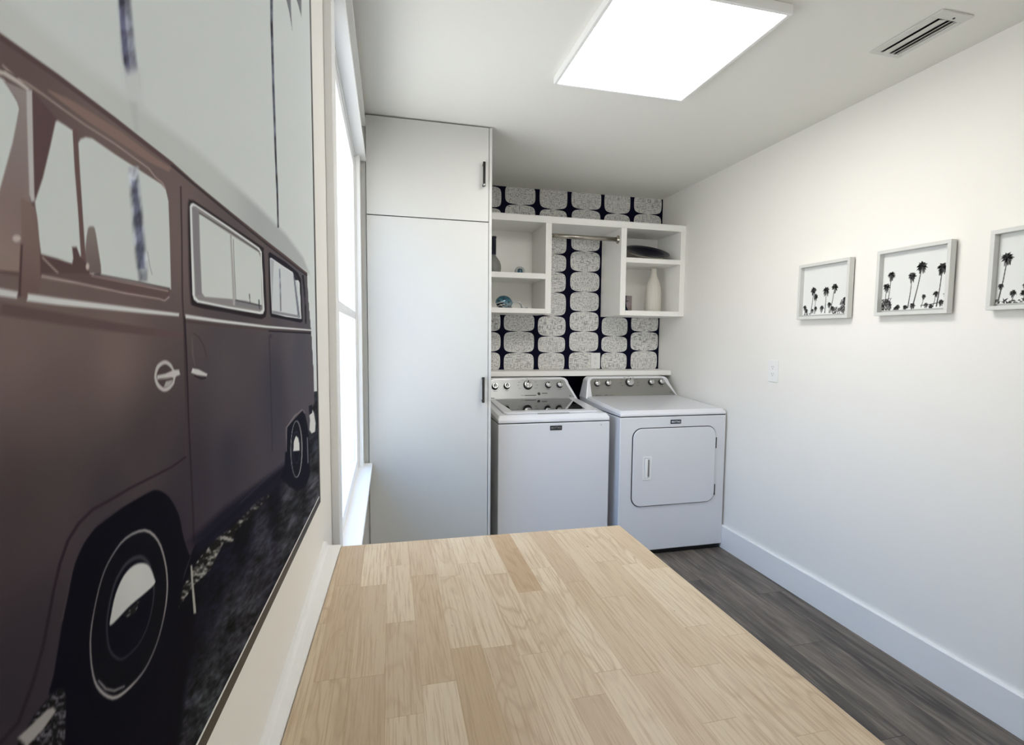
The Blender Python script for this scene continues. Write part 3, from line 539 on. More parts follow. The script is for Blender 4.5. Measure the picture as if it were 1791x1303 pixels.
{'p':[[0.6761,1.4506],[0.6825,1.4524],[0.7487,1.4512],[0.8132,1.4506],[0.843,1.4474],[0.8634,1.4411],[0.8693,1.4153],[0.8732,1.3872],[0.759,1.3867],[0.6796,1.388],[0.6774,1.4195]],'c':(200,202,202),'s':[0.00185,0.00037]},
{'p':[[0.678,1.4502],[0.6853,1.4518],[0.7485,1.4497],[0.8088,1.4485],[0.8382,1.4444],[0.8555,1.4379],[0.8621,1.4148],[0.8638,1.3894],[0.7594,1.3897],[0.6843,1.3902],[0.6803,1.4197]],'c':(186,190,190),'s':[0.00185,0.00037]},
{'p':[[0.6795,1.4504],[0.697,1.4508],[0.6876,1.4204],[0.6828,1.3901],[0.6803,1.4197]],'c':(160,162,166),'s':[0.00207,0.00047]},
{'p':[[0.7244,1.4446],[0.7249,1.4237],[0.7256,1.3927],[0.731,1.393],[0.7323,1.4244],[0.731,1.4455]],'c':(96,98,108),'s':[0.00168,0.00036],'n':[0.3,'fib']},
{'p':[[0.8158,1.446],[0.8288,1.4207],[0.845,1.3878],[0.8636,1.3888],[0.8422,1.422],[0.8265,1.4474]],'c':(110,112,122),'s':[0.00225,0.00041]},
{'p':[[0.8132,1.4506],[0.8432,1.4491],[0.8563,1.4438],[0.829,1.4411]],'c':(40,38,46),'s':[0.00269,0.00049]},
{'p':[[0.6815,1.3914],[0.8641,1.392],[0.8637,1.3886],[0.6811,1.3881]],'c':(130,130,136),'s':[0.00148,0.0003]},
{'p':[[0.8864,1.4544],[0.896,1.4345],[0.9037,1.4085],[0.9066,1.3809],[0.9206,1.3813],[0.9198,1.4095],[0.9129,1.4361],[0.9018,1.4564]],'c':(40,36,44),'s':[0.00319,0.00054],'n':[0.4,'fib']},
{'p':[[0.4177,1.463],[0.4162,1.4269],[0.4132,1.3882],[0.4143,1.3669],[0.4126,1.3179],[0.4088,1.2788],[0.4113,1.2782],[0.4151,1.3176],[0.417,1.367],[0.4162,1.3884],[0.4189,1.4274],[0.4205,1.4637]],'c':(62,50,52),'s':[0.00071,0.00027]},
{'p':[[0.4162,1.3755],[0.4166,1.3492],[0.4159,1.3014],[0.4172,1.2523],[0.417,1.2146],[0.421,1.2131],[0.4206,1.2514],[0.419,1.301],[0.4194,1.3491],[0.4188,1.3756]],'c':(40,32,38),'s':[0.00073,0.00028]},
{'p':[[0.6617,1.3602],[0.6628,1.2948],[0.6614,1.2287],[0.6649,1.2279],[0.667,1.2944],[0.6659,1.3602]],'c':(48,42,50),'s':[0.00196,0.00046]},
{'p':[[0.4093,1.2795],[0.3854,1.2782],[0.3305,1.2798],[0.3086,1.2796],[0.294,1.2798],[0.2822,1.2772],[0.2734,1.2723],[0.2669,1.2646],[0.2617,1.255],[0.2573,1.2453],[0.2529,1.2358],[0.2461,1.2253],[0.2364,1.2148],[0.2269,1.2143],[0.207,1.2219],[0.2076,1.22],[0.2279,1.2121],[0.238,1.213],[0.248,1.2236],[0.2549,1.2342],[0.2593,1.244],[0.2635,1.2539],[0.2687,1.2634],[0.2752,1.2711],[0.2838,1.2758],[0.2952,1.2785],[0.3096,1.2782],[0.3315,1.2785],[0.3867,1.2769],[0.4108,1.2783]],'c':(34,26,32),'s':[0.00041,0.00025]},
{'p':[[0.367,1.3389],[0.3679,1.3408],[0.3693,1.3428],[0.3714,1.3445],[0.3746,1.3457],[0.3785,1.3465],[0.3823,1.3468],[0.3857,1.3464],[0.3889,1.3454],[0.3916,1.3442],[0.3937,1.3426],[0.3952,1.3408],[0.3966,1.3394],[0.3981,1.3387],[0.3995,1.3383],[0.4001,1.3377],[0.3995,1.3363],[0.3982,1.3348],[0.3969,1.3333],[0.3963,1.3323],[0.3959,1.3314],[0.3948,1.3305],[0.3927,1.3294],[0.3901,1.3283],[0.3873,1.3275],[0.3845,1.3271],[0.3816,1.327],[0.3787,1.3273],[0.3759,1.3281],[0.3731,1.3293],[0.3709,1.3305],[0.3693,1.3319],[0.3681,1.3333],[0.3673,1.3347],[0.3668,1.336],[0.3666,1.3374]],'c':(168,164,160),'s':[0.00077,0.00032]},
{'p':[[0.3701,1.3387],[0.371,1.34],[0.3725,1.3414],[0.3744,1.3426],[0.377,1.3434],[0.38,1.3441],[0.3829,1.3442],[0.3854,1.3438],[0.3876,1.343],[0.3896,1.3421],[0.3914,1.341],[0.393,1.3399],[0.3938,1.3388],[0.3934,1.3381],[0.3924,1.3375],[0.3918,1.3367],[0.3926,1.3358],[0.3939,1.3347],[0.3942,1.3336],[0.3927,1.3324],[0.3902,1.3313],[0.3876,1.3304],[0.385,1.3299],[0.3823,1.3296],[0.3798,1.3297],[0.3775,1.3303],[0.3753,1.3314],[0.3735,1.3324],[0.3722,1.3334],[0.3712,1.3344],[0.3706,1.3355],[0.37,1.3365],[0.3698,1.3375]],'c':(70,60,60),'s':[0.00085,0.00036]},
{'p':[[0.3827,1.3334],[0.3942,1.3336],[0.3876,1.3297],[0.379,1.3298]],'c':(150,146,142),'s':[0.00104,0.00044]},
{'p':[[0.3709,1.3356],[0.3837,1.335],[0.3977,1.3353],[0.4057,1.336],[0.4041,1.3395],[0.3951,1.3398],[0.3823,1.3383],[0.3704,1.3381]],'c':(176,172,168),'s':[0.0007,0.00029]},
{'p':[[0.373,1.3353],[0.3917,1.3345],[0.3916,1.3353],[0.3729,1.336]],'c':(110,104,100),'s':[0.00068,0.00029]},
{'p':[[0.4255,1.336],[0.4365,1.3336],[0.4564,1.3312],[0.4581,1.3328],[0.4402,1.3374],[0.4282,1.339]],'c':(182,180,176),'s':[0.00092,0.00034]},
{'p':[[0.4309,1.3331],[0.4444,1.3297],[0.4546,1.3297],[0.4545,1.3304],[0.4453,1.3309],[0.4318,1.3338]],'c':(36,28,32),'s':[0.00117,0.00042]},
{'p':[[0.4317,1.364],[0.4423,1.3607],[0.4521,1.3539],[0.4579,1.3442],[0.4591,1.3443],[0.4544,1.3541],[0.4441,1.3612],[0.4328,1.3645]],'c':(64,52,54),'s':[0.00119,0.00042]},
{'p':[[0.4289,1.361],[0.4282,1.3488],[0.4326,1.3404],[0.4337,1.3404],[0.431,1.3488],[0.4305,1.361]],'c':(96,82,82),'s':[0.00165,0.00061]},
{'p':[[0.4295,1.2039],[0.513,1.1969],[0.6641,1.1821],[0.758,1.1782],[0.8356,1.1794],[0.7977,1.1947],[0.7153,1.1986],[0.6227,1.2069],[0.4847,1.218],[0.4117,1.219]],'c':(20,18,30),'s':[0.01953,0.00518]},
{'p':[[0.4205,1.2125],[0.4212,1.2122],[0.4169,1.2079],[0.4123,1.2066],[0.4084,1.2112],[0.4042,1.2185],[0.4008,1.2254],[0.3987,1.2309],[0.3973,1.2362],[0.3955,1.2411],[0.3927,1.2457],[0.3896,1.2499],[0.3864,1.2536],[0.3833,1.2569],[0.3802,1.2596],[0.3767,1.2622],[0.3727,1.2647],[0.3684,1.267],[0.3642,1.2687],[0.3606,1.2698],[0.357,1.2703],[0.3514,1.2707],[0.3426,1.2711],[0.3325,1.2713],[0.3234,1.2714],[0.3157,1.2714],[0.3087,1.2713],[0.303,1.2709],[0.2988,1.2704],[0.2956,1.2696],[0.2926,1.2686],[0.2895,1.2674],[0.2865,1.2659],[0.2837,1.264],[0.2811,1.2619],[0.2787,1.2595],[0.2763,1.2564],[0.274,1.2526],[0.2717,1.2482],[0.2696,1.2438],[0.2678,1.2396],[0.2661,1.2353],[0.2644,1.2311],[0.2627,1.2268],[0.2609,1.2225],[0.2594,1.2189],[0.2576,1.2162],[0.256,1.2141],[0.2557,1.2125],[0.2578,1.2116],[0.2612,1.2111],[0.2641,1.2099],[0.2655,1.2087],[0.2662,1.2069],[0.2666,1.2011],[0.2646,1.1887],[0.2623,1.1725],[0.2663,1.1558],[0.2836,1.1327],[0.3129,1.1034],[0.3428,1.0867],[0.362,1.1064],[0.3747,1.1489],[0.3861,1.1844],[0.3998,1.2008],[0.4123,1.2084]],'c':(5,5,14),'s':[0.00085,0.00044]},
{'p':[[0.2673,1.2382],[0.2723,1.2477],[0.2777,1.2597],[0.2845,1.2662],[0.2957,1.2697],[0.3239,1.2715],[0.357,1.2708],[0.3563,1.2716],[0.3231,1.2724],[0.2948,1.2707],[0.2834,1.2671],[0.2765,1.2604],[0.2711,1.2484],[0.2662,1.239]],'c':(58,50,54),'s':[0.00096,0.00054]},
{'p':[[0.3464,1.2508],[0.3525,1.2476],[0.358,1.2434],[0.3626,1.2386],[0.3664,1.2335],[0.3691,1.2279],[0.3713,1.2223],[0.3728,1.217],[0.3736,1.2118],[0.3737,1.2067],[0.3732,1.2018],[0.3719,1.1972],[0.3699,1.1926],[0.3671,1.188],[0.3635,1.1835],[0.3598,1.1797],[0.3561,1.1768],[0.3522,1.1744],[0.3481,1.1726],[0.344,1.1712],[0.3398,1.1702],[0.3349,1.1698],[0.3289,1.1701],[0.3223,1.1709],[0.3165,1.172],[0.3117,1.1732],[0.3075,1.1748],[0.3034,1.1771],[0.2993,1.1807],[0.2953,1.185],[0.2921,1.1891],[0.2898,1.1928],[0.2882,1.1965],[0.287,1.2008],[0.2862,1.2061],[0.286,1.2119],[0.2863,1.2173],[0.2872,1.2218],[0.2886,1.2259],[0.2906,1.2301],[0.293,1.2346],[0.2959,1.2393],[0.299,1.2433],[0.3021,1.2463],[0.3054,1.2485],[0.3092,1.2504],[0.3136,1.2522],[0.3186,1.2537],[0.3242,1.2544],[0.3312,1.2541],[0.339,1.2529]],'c':(140,136,132),'s':[0.00049,0.00025],'a':[[0.344,1.252,150,146,142],[0.287,1.218,112,108,106],[0.373,1.21,130,126,122],[0.351,1.171,70,68,70],[0.305,1.176,150,146,142],[0.293,1.249,92,88,88]]},
{'p':[[0.3456,1.2497],[0.3515,1.2465],[0.3567,1.2424],[0.3612,1.2379],[0.3647,1.2329],[0.3674,1.2275],[0.3694,1.2222],[0.3709,1.217],[0.3717,1.2121],[0.3718,1.2072],[0.3712,1.2025],[0.37,1.1981],[0.3681,1.1937],[0.3654,1.1892],[0.362,1.1849],[0.3585,1.1813],[0.3549,1.1784],[0.3511,1.1762],[0.3472,1.1744],[0.3433,1.173],[0.3393,1.172],[0.3346,1.1716],[0.3287,1.1718],[0.3225,1.1726],[0.3168,1.1736],[0.3122,1.1748],[0.3081,1.1763],[0.3041,1.1785],[0.3001,1.1819],[0.2963,1.186],[0.2932,1.1901],[0.2909,1.1937],[0.2893,1.1972],[0.2882,1.2013],[0.2874,1.2065],[0.2872,1.2122],[0.2875,1.2174],[0.2884,1.2218],[0.2898,1.2257],[0.2916,1.2297],[0.294,1.2342],[0.2968,1.2387],[0.2998,1.2425],[0.3029,1.2454],[0.3061,1.2476],[0.3098,1.2494],[0.314,1.2511],[0.3188,1.2525],[0.3243,1.2531],[0.331,1.2529],[0.3385,1.2517]],'c':(8,8,15),'s':[0.00049,0.00025]},
{'p':[[0.2914,1.1951],[0.2973,1.1865],[0.3056,1.1799],[0.3159,1.1757],[0.3155,1.1766],[0.3054,1.1811],[0.2984,1.1867],[0.2922,1.195]],'c':(120,117,115),'s':[0.00052,0.00029]},
{'p':[[0.3395,1.2385],[0.3432,1.2364],[0.3463,1.2337],[0.349,1.2308],[0.3511,1.2277],[0.3527,1.2243],[0.3539,1.221],[0.3547,1.2179],[0.3551,1.2149],[0.3552,1.2119],[0.3549,1.209],[0.3541,1.2063],[0.353,1.2036],[0.3514,1.2008],[0.3494,1.1981],[0.3473,1.1957],[0.3451,1.1939],[0.3429,1.1924],[0.3405,1.1911],[0.338,1.1901],[0.3355,1.1894],[0.3326,1.189],[0.3289,1.1889],[0.3248,1.1892],[0.3211,1.1897],[0.3181,1.1902],[0.3153,1.1911],[0.3126,1.1924],[0.3099,1.1945],[0.3073,1.1971],[0.3051,1.1997],[0.3035,1.2021],[0.3023,1.2045],[0.3015,1.2072],[0.301,1.2106],[0.3008,1.2145],[0.301,1.218],[0.3016,1.221],[0.3026,1.2236],[0.3039,1.2263],[0.3055,1.2293],[0.3075,1.2323],[0.3096,1.2348],[0.3117,1.2366],[0.3139,1.238],[0.3164,1.2391],[0.3192,1.2402],[0.3224,1.241],[0.326,1.2412],[0.3303,1.2409],[0.3351,1.2399]],'c':(46,46,52),'s':[0.00123,0.00062]},
{'p':[[0.3386,1.2362],[0.342,1.2342],[0.3449,1.2317],[0.3474,1.229],[0.3493,1.2261],[0.3508,1.2229],[0.3519,1.2199],[0.3526,1.2169],[0.353,1.2141],[0.3531,1.2113],[0.3528,1.2087],[0.3521,1.2061],[0.3511,1.2036],[0.3496,1.201],[0.3478,1.1985],[0.3458,1.1963],[0.3438,1.1946],[0.3417,1.1932],[0.3394,1.192],[0.3372,1.1911],[0.3349,1.1904],[0.3321,1.19],[0.3287,1.1899],[0.3249,1.1901],[0.3214,1.1906],[0.3185,1.1911],[0.3159,1.1919],[0.3134,1.1931],[0.3109,1.1951],[0.3084,1.1976],[0.3063,1.2],[0.3048,1.2022],[0.3037,1.2044],[0.3029,1.207],[0.3024,1.2103],[0.3023,1.2139],[0.3024,1.2172],[0.303,1.22],[0.304,1.2225],[0.3052,1.225],[0.3067,1.2278],[0.3086,1.2306],[0.3105,1.2329],[0.3125,1.2346],[0.3146,1.2359],[0.3169,1.237],[0.3196,1.2379],[0.3226,1.2386],[0.3259,1.2389],[0.33,1.2385],[0.3345,1.2376]],'c':(5,6,16),'s':[0.00074,0.00037]},
{'p':[[0.305,1.2156],[0.3042,1.2168],[0.3049,1.2187],[0.3061,1.2209],[0.3074,1.2235],[0.3091,1.2264],[0.3113,1.2291],[0.3139,1.2313],[0.3169,1.2333],[0.3202,1.2348],[0.3238,1.2356],[0.3276,1.2359],[0.3315,1.2357],[0.3356,1.2349],[0.3397,1.2335],[0.3433,1.2319],[0.3461,1.2302],[0.3485,1.2283],[0.3505,1.2261],[0.3524,1.2233],[0.354,1.2203],[0.3551,1.2178],[0.356,1.216],[0.3564,1.2148],[0.3553,1.214],[0.3517,1.2137],[0.3467,1.214],[0.3416,1.2143],[0.3367,1.2147],[0.3317,1.2152],[0.3273,1.2155],[0.3242,1.2156],[0.3216,1.2156],[0.3184,1.2155],[0.3136,1.2153],[0.3085,1.2152]],'c':(176,176,170),'s':[0.00081,0.00041],'a':[[0.335,1.23,178,178,172],[0.312,1.216,160,160,156],[0.344,1.219,170,170,166]]},
{'p':[[0.3183,1.2145],[0.3366,1.2132],[0.3313,1.2088],[0.3223,1.2106]],'c':(80,80,78),'s':[0.00062,0.00031],'n':[0.8,'stone']},
{'p':[[0.2408,1.2013],[0.2504,1.2009],[0.2577,1.2023],[0.2595,1.2028],[0.2578,1.2056],[0.2543,1.2072],[0.2459,1.2077],[0.2364,1.2084]],'c':(128,124,120),'s':[0.00101,0.00069]},
{'p':[[0.733,1.194],[0.5672,1.2033],[0.4542,1.2093],[0.4222,1.2089],[0.4267,1.2053],[0.461,1.2041],[0.5753,1.1983],[0.7399,1.1907]],'c':(14,14,28),'s':[0.00341,0.00102]},
{'p':[[0.7544,1.2014],[0.5318,1.2086],[0.5333,1.2077],[0.7574,1.2001]],'c':(44,46,60),'s':[0.00249,0.00062]},
{'p':[[0.7294,1.1933],[0.7413,1.2342],[0.7533,1.2426],[0.8232,1.246],[0.8661,1.2484],[0.8904,1.2378],[0.9095,1.2175],[0.9226,1.187],[0.9218,1.1349],[0.8819,1.1269],[0.8103,1.1385],[0.7515,1.1633],[0.7015,1.188]],'c':(9,9,22),'s':[0.00349,0.00065]},
{'p':[[0.7433,1.2111],[0.7497,1.2415],[0.8108,1.2478],[0.8679,1.2484],[0.8815,1.2422],[0.8899,1.242],[0.8646,1.251],[0.8015,1.2508],[0.7421,1.2432],[0.7377,1.2124]],'c':(108,100,102),'s':[0.00253,0.00048]},
{'p':[[0.8584,1.1905],[0.856,1.1812],[0.8513,1.173],[0.8445,1.1664],[0.8361,1.1616],[0.8267,1.1589],[0.8167,1.1584],[0.8067,1.16],[0.7972,1.1635],[0.7886,1.1687],[0.7813,1.1754],[0.7756,1.1831],[0.7716,1.1915],[0.7697,1.2003],[0.7697,1.209],[0.7717,1.2174],[0.7756,1.2249],[0.7813,1.2314],[0.7885,1.2364],[0.797,1.2398],[0.8065,1.2413],[0.8164,1.2408],[0.8263,1.2382],[0.8357,1.2336],[0.8441,1.2271],[0.851,1.2191],[0.8558,1.21],[0.8584,1.2002]],'c':(150,150,150),'s':[0.00216,0.0004]},
{'p':[[0.8522,1.1918],[0.85,1.1828],[0.8457,1.1748],[0.8397,1.1683],[0.8322,1.1635],[0.8238,1.1607],[0.8149,1.16],[0.806,1.1613],[0.7975,1.1645],[0.7898,1.1694],[0.7833,1.1758],[0.7782,1.1832],[0.7748,1.1913],[0.7731,1.1998],[0.7731,1.2083],[0.775,1.2164],[0.7786,1.2239],[0.7838,1.2302],[0.7904,1.2352],[0.7981,1.2386],[0.8065,1.2402],[0.8154,1.2398],[0.8242,1.2374],[0.8325,1.233],[0.8399,1.2269],[0.8459,1.2192],[0.8501,1.2105],[0.8522,1.2012]],'c':(12,13,24),'s':[0.00215,0.0004]},
{'p':[[0.8395,1.1974],[0.8381,1.1922],[0.8352,1.1876],[0.8312,1.1838],[0.8261,1.181],[0.8203,1.1795],[0.8141,1.1791],[0.8078,1.18],[0.8017,1.182],[0.7962,1.1851],[0.7915,1.189],[0.7877,1.1935],[0.7851,1.1985],[0.7838,1.2037],[0.7837,1.2089],[0.7849,1.2138],[0.7874,1.2182],[0.7911,1.2219],[0.7957,1.2248],[0.8012,1.2266],[0.8071,1.2273],[0.8134,1.2268],[0.8196,1.2251],[0.8254,1.2223],[0.8306,1.2185],[0.8348,1.2138],[0.8378,1.2085],[0.8394,1.203]],'c':(34,36,50),'s':[0.00345,0.00065]},
{'p':[[0.8348,1.1975],[0.8336,1.1929],[0.8312,1.1887],[0.8277,1.1853],[0.8234,1.1828],[0.8185,1.1813],[0.8133,1.1809],[0.808,1.1816],[0.8028,1.1833],[0.7982,1.186],[0.7941,1.1895],[0.791,1.1935],[0.7888,1.198],[0.7876,1.2026],[0.7876,1.2073],[0.7887,1.2117],[0.7909,1.2157],[0.794,1.2191],[0.798,1.2217],[0.8026,1.2233],[0.8077,1.224],[0.813,1.2236],[0.8182,1.2221],[0.8232,1.2196],[0.8275,1.2162],[0.831,1.2121],[0.8334,1.2074],[0.8347,1.2025]],'c':(8,9,20),'s':[0.00258,0.00048]},
{'p':[[0.7879,1.2024],[0.7935,1.215],[0.8091,1.2202],[0.8261,1.2137],[0.8341,1.2036],[0.8352,1.1932]],'c':(190,190,186),'s':[0.00217,0.00041]},
{'p':[[0.9285,1.2332],[0.9588,1.2376],[0.9766,1.2292],[0.9935,1.2086],[0.9851,1.1948],[0.9477,1.1985],[0.9253,1.2082],[0.933,1.2231]],'c':(186,186,184),'s':[0.00424,0.00067]},
{'p':[[0.9246,1.2479],[0.9598,1.2453],[0.9581,1.2319],[0.9283,1.2323]],'c':(20,20,32),'s':[0.0047,0.00075]},
{'p':[[0.9013,1.2004],[0.9021,1.1586],[0.9086,1.1571],[0.9078,1.1992]],'c':(120,122,128),'s':[0.00271,0.00045]}]
pic = thing('framed_canvas', (L, 0.45, 1.55), 'huge framed photo print of a brown vintage van beside palm trunks on left wall', 'picture')
PY0, PY1, PZ0, PZ1 = -0.12, 1.017, 1.0705, 2.06
def pxx(y): return -0.126+0.017*(y-1.015)
iv = np.concatenate([np.linspace(PY0, 0.2, 60, endpoint=False), 1/np.linspace(1/0.2, 1/PY1, 640)])
cv_ = print_grid('canvas_print', iv, np.concatenate([np.linspace(PZ0, 1.62, 800, endpoint=False), np.linspace(1.62, PZ1, 240)]), lambda T, Z: np.stack([-0.126+0.017*(T-1.015), T, Z], 1), VAN, pic, np.array([1.50, 1.53, 1.59]))
cvb = MB().prism([(PY0, PZ0), (PY1, PZ0), (PY1, PZ1), (PY0, PZ1)], 'x', L+0.001, lambda p: pxx(p[0])-0.0006).build('canvas_body', M['frame'], pic)
def ring(y0, y1, z0, z1, w, xa, xb):
    m = MB()
    for a, b, c, d in ((y0-w, y1+w, z0-w, z0), (y0-w, y1+w, z1, z1+w), (y0-w, y0, z0, z1), (y1, y1+w, z0, z1)):
        m.prism([(a, c), (b, c), (b, d), (a, d)], 'x', xa, xb)
    return m
ring(PY0-0.0022, PY1+0.0012, PZ0-0.0022, PZ1+0.0022, 0.0125, L+0.0005, lambda p: pxx(p[0])+0.0005).build('frame', M['frameblack'], pic)
MB().prism([(PY0, PZ0-0.0021), (PY1, PZ0-0.0021), (PY1, PZ0-0.0001), (PY0, PZ0-0.0001)], 'x', L+0.001, lambda p: pxx(p[0])+0.0004).build('canvas_edge', M['trim'], pic)

# three small palm pictures on the right wall
def stroke2(pts, w, c, s=0.0006, **k):
    P = np.array(pts, float); w = np.array(w if hasattr(w, '__len__') else [w]*len(P)); t_ = np.gradient(P, axis=0); t_ /= np.linalg.norm(t_, axis=1)[:, None]+1e-9
    nn = np.stack([-t_[:, 1], t_[:, 0]], 1); a = P+nn*w[:, None]/2; b = P-nn*w[:, None]/2
    return dict(p=[tuple(q) for q in a]+[tuple(q) for q in b[::-1]], c=c, s=[s, s])
def palm(L_, x, ytop, r, xb, yb, rg, dark=30):
    L_.append(stroke2([(xb, yb), ((x+xb)/2+0.002, (yb+ytop)/2), (x, ytop)], [0.0030*r/0.018+0.0006, 0.0018*r/0.018+0.0008, 0.0022*r/0.018], (74, 74, 74)))
    for k in range(5):
        a = rg.uniform(-0.25, 0.25)
        L_.append(stroke2([(x+a*r, ytop-r*0.15), (x+a*r*1.6, ytop-r*rg.uniform(0.9, 1.2))], [r*0.40, r*0.10], (rg.choice((90, 120, 60)),)*3, 0.0009))
    n_ = 17
    for k in range(n_):
        a = 2*PI*k/n_+rg.uniform(-0.15, 0.15); rr_ = r*rg.uniform(0.72, 1.0)*(0.92 if math.sin(a) < 0 else 0.8); dx, dy = math.cos(a)*rr_, math.sin(a)*rr_*0.95
        if math.sin(a) < -0.75 and rg.random() < 0.5: continue
        g_ = max(10, dark+rg.uniform(-22, 60)); w_ = r*rg.uniform(0.20, 0.34)
        L_.append(stroke2([(x, ytop), (x+dx*0.55, ytop+dy*0.58+r*0.04), (x+dx, ytop+dy-r*0.05)], [r*0.10, w_, r*0.03], (g_,)*3, 0.0008))
def bush(L_, x0, x1, y0, y1, rg, n=40):
    for k in range(n):
        x = rg.uniform(x0, x1); y = rg.uniform(y0, y1); a = rg.uniform(0, PI); l = rg.uniform(0.004, 0.012); g_ = rg.uniform(20, 130)
        L_.append(stroke2([(x-math.cos(a)*l, y-math.sin(a)*l), (x, y+0.002), (x+math.cos(a)*l, y+math.sin(a)*l)], [0.001, 0.005, 0.001], (g_,)*3, 0.0009))
PW, PH = 0.32, 0.281
def palm_layers(kind):
    # u from the left edge of the picture as seen in the room, v up; metres inside the picture
    IW, IH = PW-0.032, PH-0.032; rg = random.Random(20+kind)
    Ls = [dict(p=[(-1, -1), (2, -1), (2, 2), (-1, 2)], c=(226, 228, 226), s=[0.001, 0.001])]
    P = lambda u, v, r, ub=None: palm(Ls, u*IW, (1-v)*IH, r*1.3, (u if ub is None else ub)*IW, 0.012, rg)
    if kind == 0:
        for a in ((0.24, .47, .020, .19), (0.29, .60, .016, .27), (0.52, .50, .021, .51), (0.70, .45, .021, .62), (0.05, .81, .013, .05), (0.09, .88, .011, .09), (0.23, .88, .010, .22), (0.30, .84, .011, .29), (0.44, .84, .014, .43), (0.60, .78, .013, .60), (0.67, .86, .013, .67), (.93, .72, .022, .95)): P(*a)
        bush(Ls, 0.68*IW, 0.98*IW, 0.006, 0.035, rg, 60); bush(Ls, 0.84*IW, 0.99*IW, 0.02, 0.07, rg, 40); bush(Ls, 0.02*IW, 0.2*IW, 0.004, 0.012, rg, 8)
    elif kind == 1:
        for a in ((0.14, .37, .018, .09), (0.07, .56, .018, .04), (0.47, .42, .019, .43), (0.61, .28, .023, .50), (0.90, .34, .023, .85), (0.66, .77, .010, .63), (0.83, .74, .012, .80), (0.27, .92, .013, .25), (.24, .95, .012, .24), (0.39, .93, .011, .39), (0.50, .91, .013, .49), (0.70, .91, .010, .70), (0.77, .94, .011, .76), (0.91, .88, .012, .90)): P(*a)
        bush(Ls, 0.0, 0.15*IW, 0.008, 0.055, rg, 90); bush(Ls, 0.95*IW, 1.0*IW, 0.02, 0.06, rg, 18)
        Ls.append(stroke2([(0.62*IW, 0.020), (0.8*IW, 0.024), (0.97*IW, 0.034)], 0.0025, (50, 50, 50)))
    else:
        for a in ((0.10, .33, .021, .03), (0.05, .72, .010, .03), (0.19, .83, .012, .18), (0.32, .74, .012, .30), (0.31, .84, .014, .30), (0.42, .87, .013, .42), (0.55, .80, .013, .54), (.66, .40, .022, .60), (.80, .55, .018, .78), (.92, .82, .015, .92)): P(*a)
        bush(Ls, 0.0, 0.97*IW, 0.006, 0.018, rg, 60)
    Ls.append(dict(p=[(-1, -1), (2, -1), (2, 0.007), (-1, 0.007)], c=(178, 180, 178), s=[0.0006, 0.0006]))
    return Ls
TX = ['palm photo in pale frame with dark bush in its right corner, nearest the dryer', 'middle palm photo in pale frame with four tall palms, between two like it', 'palm photo in pale frame cut by the right photo edge, third from the dryer']
for k, (yc, zc) in enumerate(((2.212, 1.609), (1.7495, 1.6125), (1.2925, 1.6165))):
    fr_ = thing('palm_picture', (R, yc, zc), TX[k], 'picture', 'palm pictures on the right wall')
    y0, y1, z0, z1 = yc-PW/2, yc+PW/2, zc-PH/2, zc+PH/2; w_ = 0.0145; XF, XB = R-0.0335, R-0.0055
    m = MB()
    for a, b, c, d in ((y0, y1, z0, z0+w_), (y0, y1, z1-w_, z1), (y0, y0+w_, z0+w_, z1-w_), (y1-w_, y1, z0+w_, z1-w_)): m.box(XF, XB, a, b, c, d)
    m.build('frame', M['frame'], fr_, 0.0008)
    MB().box(XB, R-0.0003, y0+0.004, y1-0.004, z0+0.01, z1-0.01).build('backing', M['black'], fr_)
    yl = y1-0.016   # left side of the print as seen from the room is the far (larger y) side
    print_grid('palm_photo', np.linspace(0, PW-0.032, 190), np.linspace(0, PH-0.032, 170), lambda T, Z: np.stack([np.full(T.size, XB-0.0055), yl-T, z0+0.016+Z], 1), palm_layers(k), fr_)
    MB().box(XB-0.005, XB, y0+w_, y1-w_, z0+w_, z1-w_).build('mount', M['frame'], fr_)

# ------------------------------------------------------------------ tall cabinet
K = 2.8408; KL, KR, KS, KT = -0.1039, 0.5333, 1.9685, 2.4517
cb = thing('tall_cabinet', ((KL+KR)/2, K+0.5, 0), 'floor to ceiling white two-door cabinet beside the washer and window', 'cabinet')
MB().box(KL, KR-0.016, K+0.021, B-0.002, 0, KT-0.004).box(KR-0.015, KR, K, B-0.002, 0, KT).build('carcass', M['cab'], cb, 0.0008)
ud = MB().box(KL, KR-0.0175, K, K+0.019, KS+0.0015, KT-0.001).build('upper_door', M['cab'], cb, 0.0012)
ld = MB().box(KL, KR-0.0175, K, K+0.019, 0.10, KS-0.0035).build('lower_door', M['cab'], cb, 0.0012)
MB().box(KL+0.003, KR-0.0155, K+0.0205, K+0.0209, KS-0.01, KS+0.01).build('door_gap', M['gasket'], cb)
MB().box(L+0.001, KL-0.0025, K+0.010, K+0.026, 0, KT-0.01).build('filler_strip', M['cab'], cb)
def pull(z0, z1, par, cap):
    x = 0.4865
    m = MB().box(x-0.0065, x+0.0065, K-0.034, K-0.023, z0, z1)
    m.box(x-0.0055, x+0.0055, K-0.024, K-0.0002, z0+0.004, z0+0.016).box(x-0.0055, x+0.0055, K-0.024, K-0.0002, z1-0.016, z1-0.004)
    h = m.build('handle', M['blackmetal'], par, 0.0015)
    if cap:
        MB().lathe([(0.0058, 0), (0.0065, 0.003), (0.0, 0.0035)], (x, K-0.034, z0+0.007), (0, -1, 0), 16).build('screw_cap', M['chrome'], h)
pull(2.143, 2.268, ud, True); pull(1.008, 1.146, ld, False)

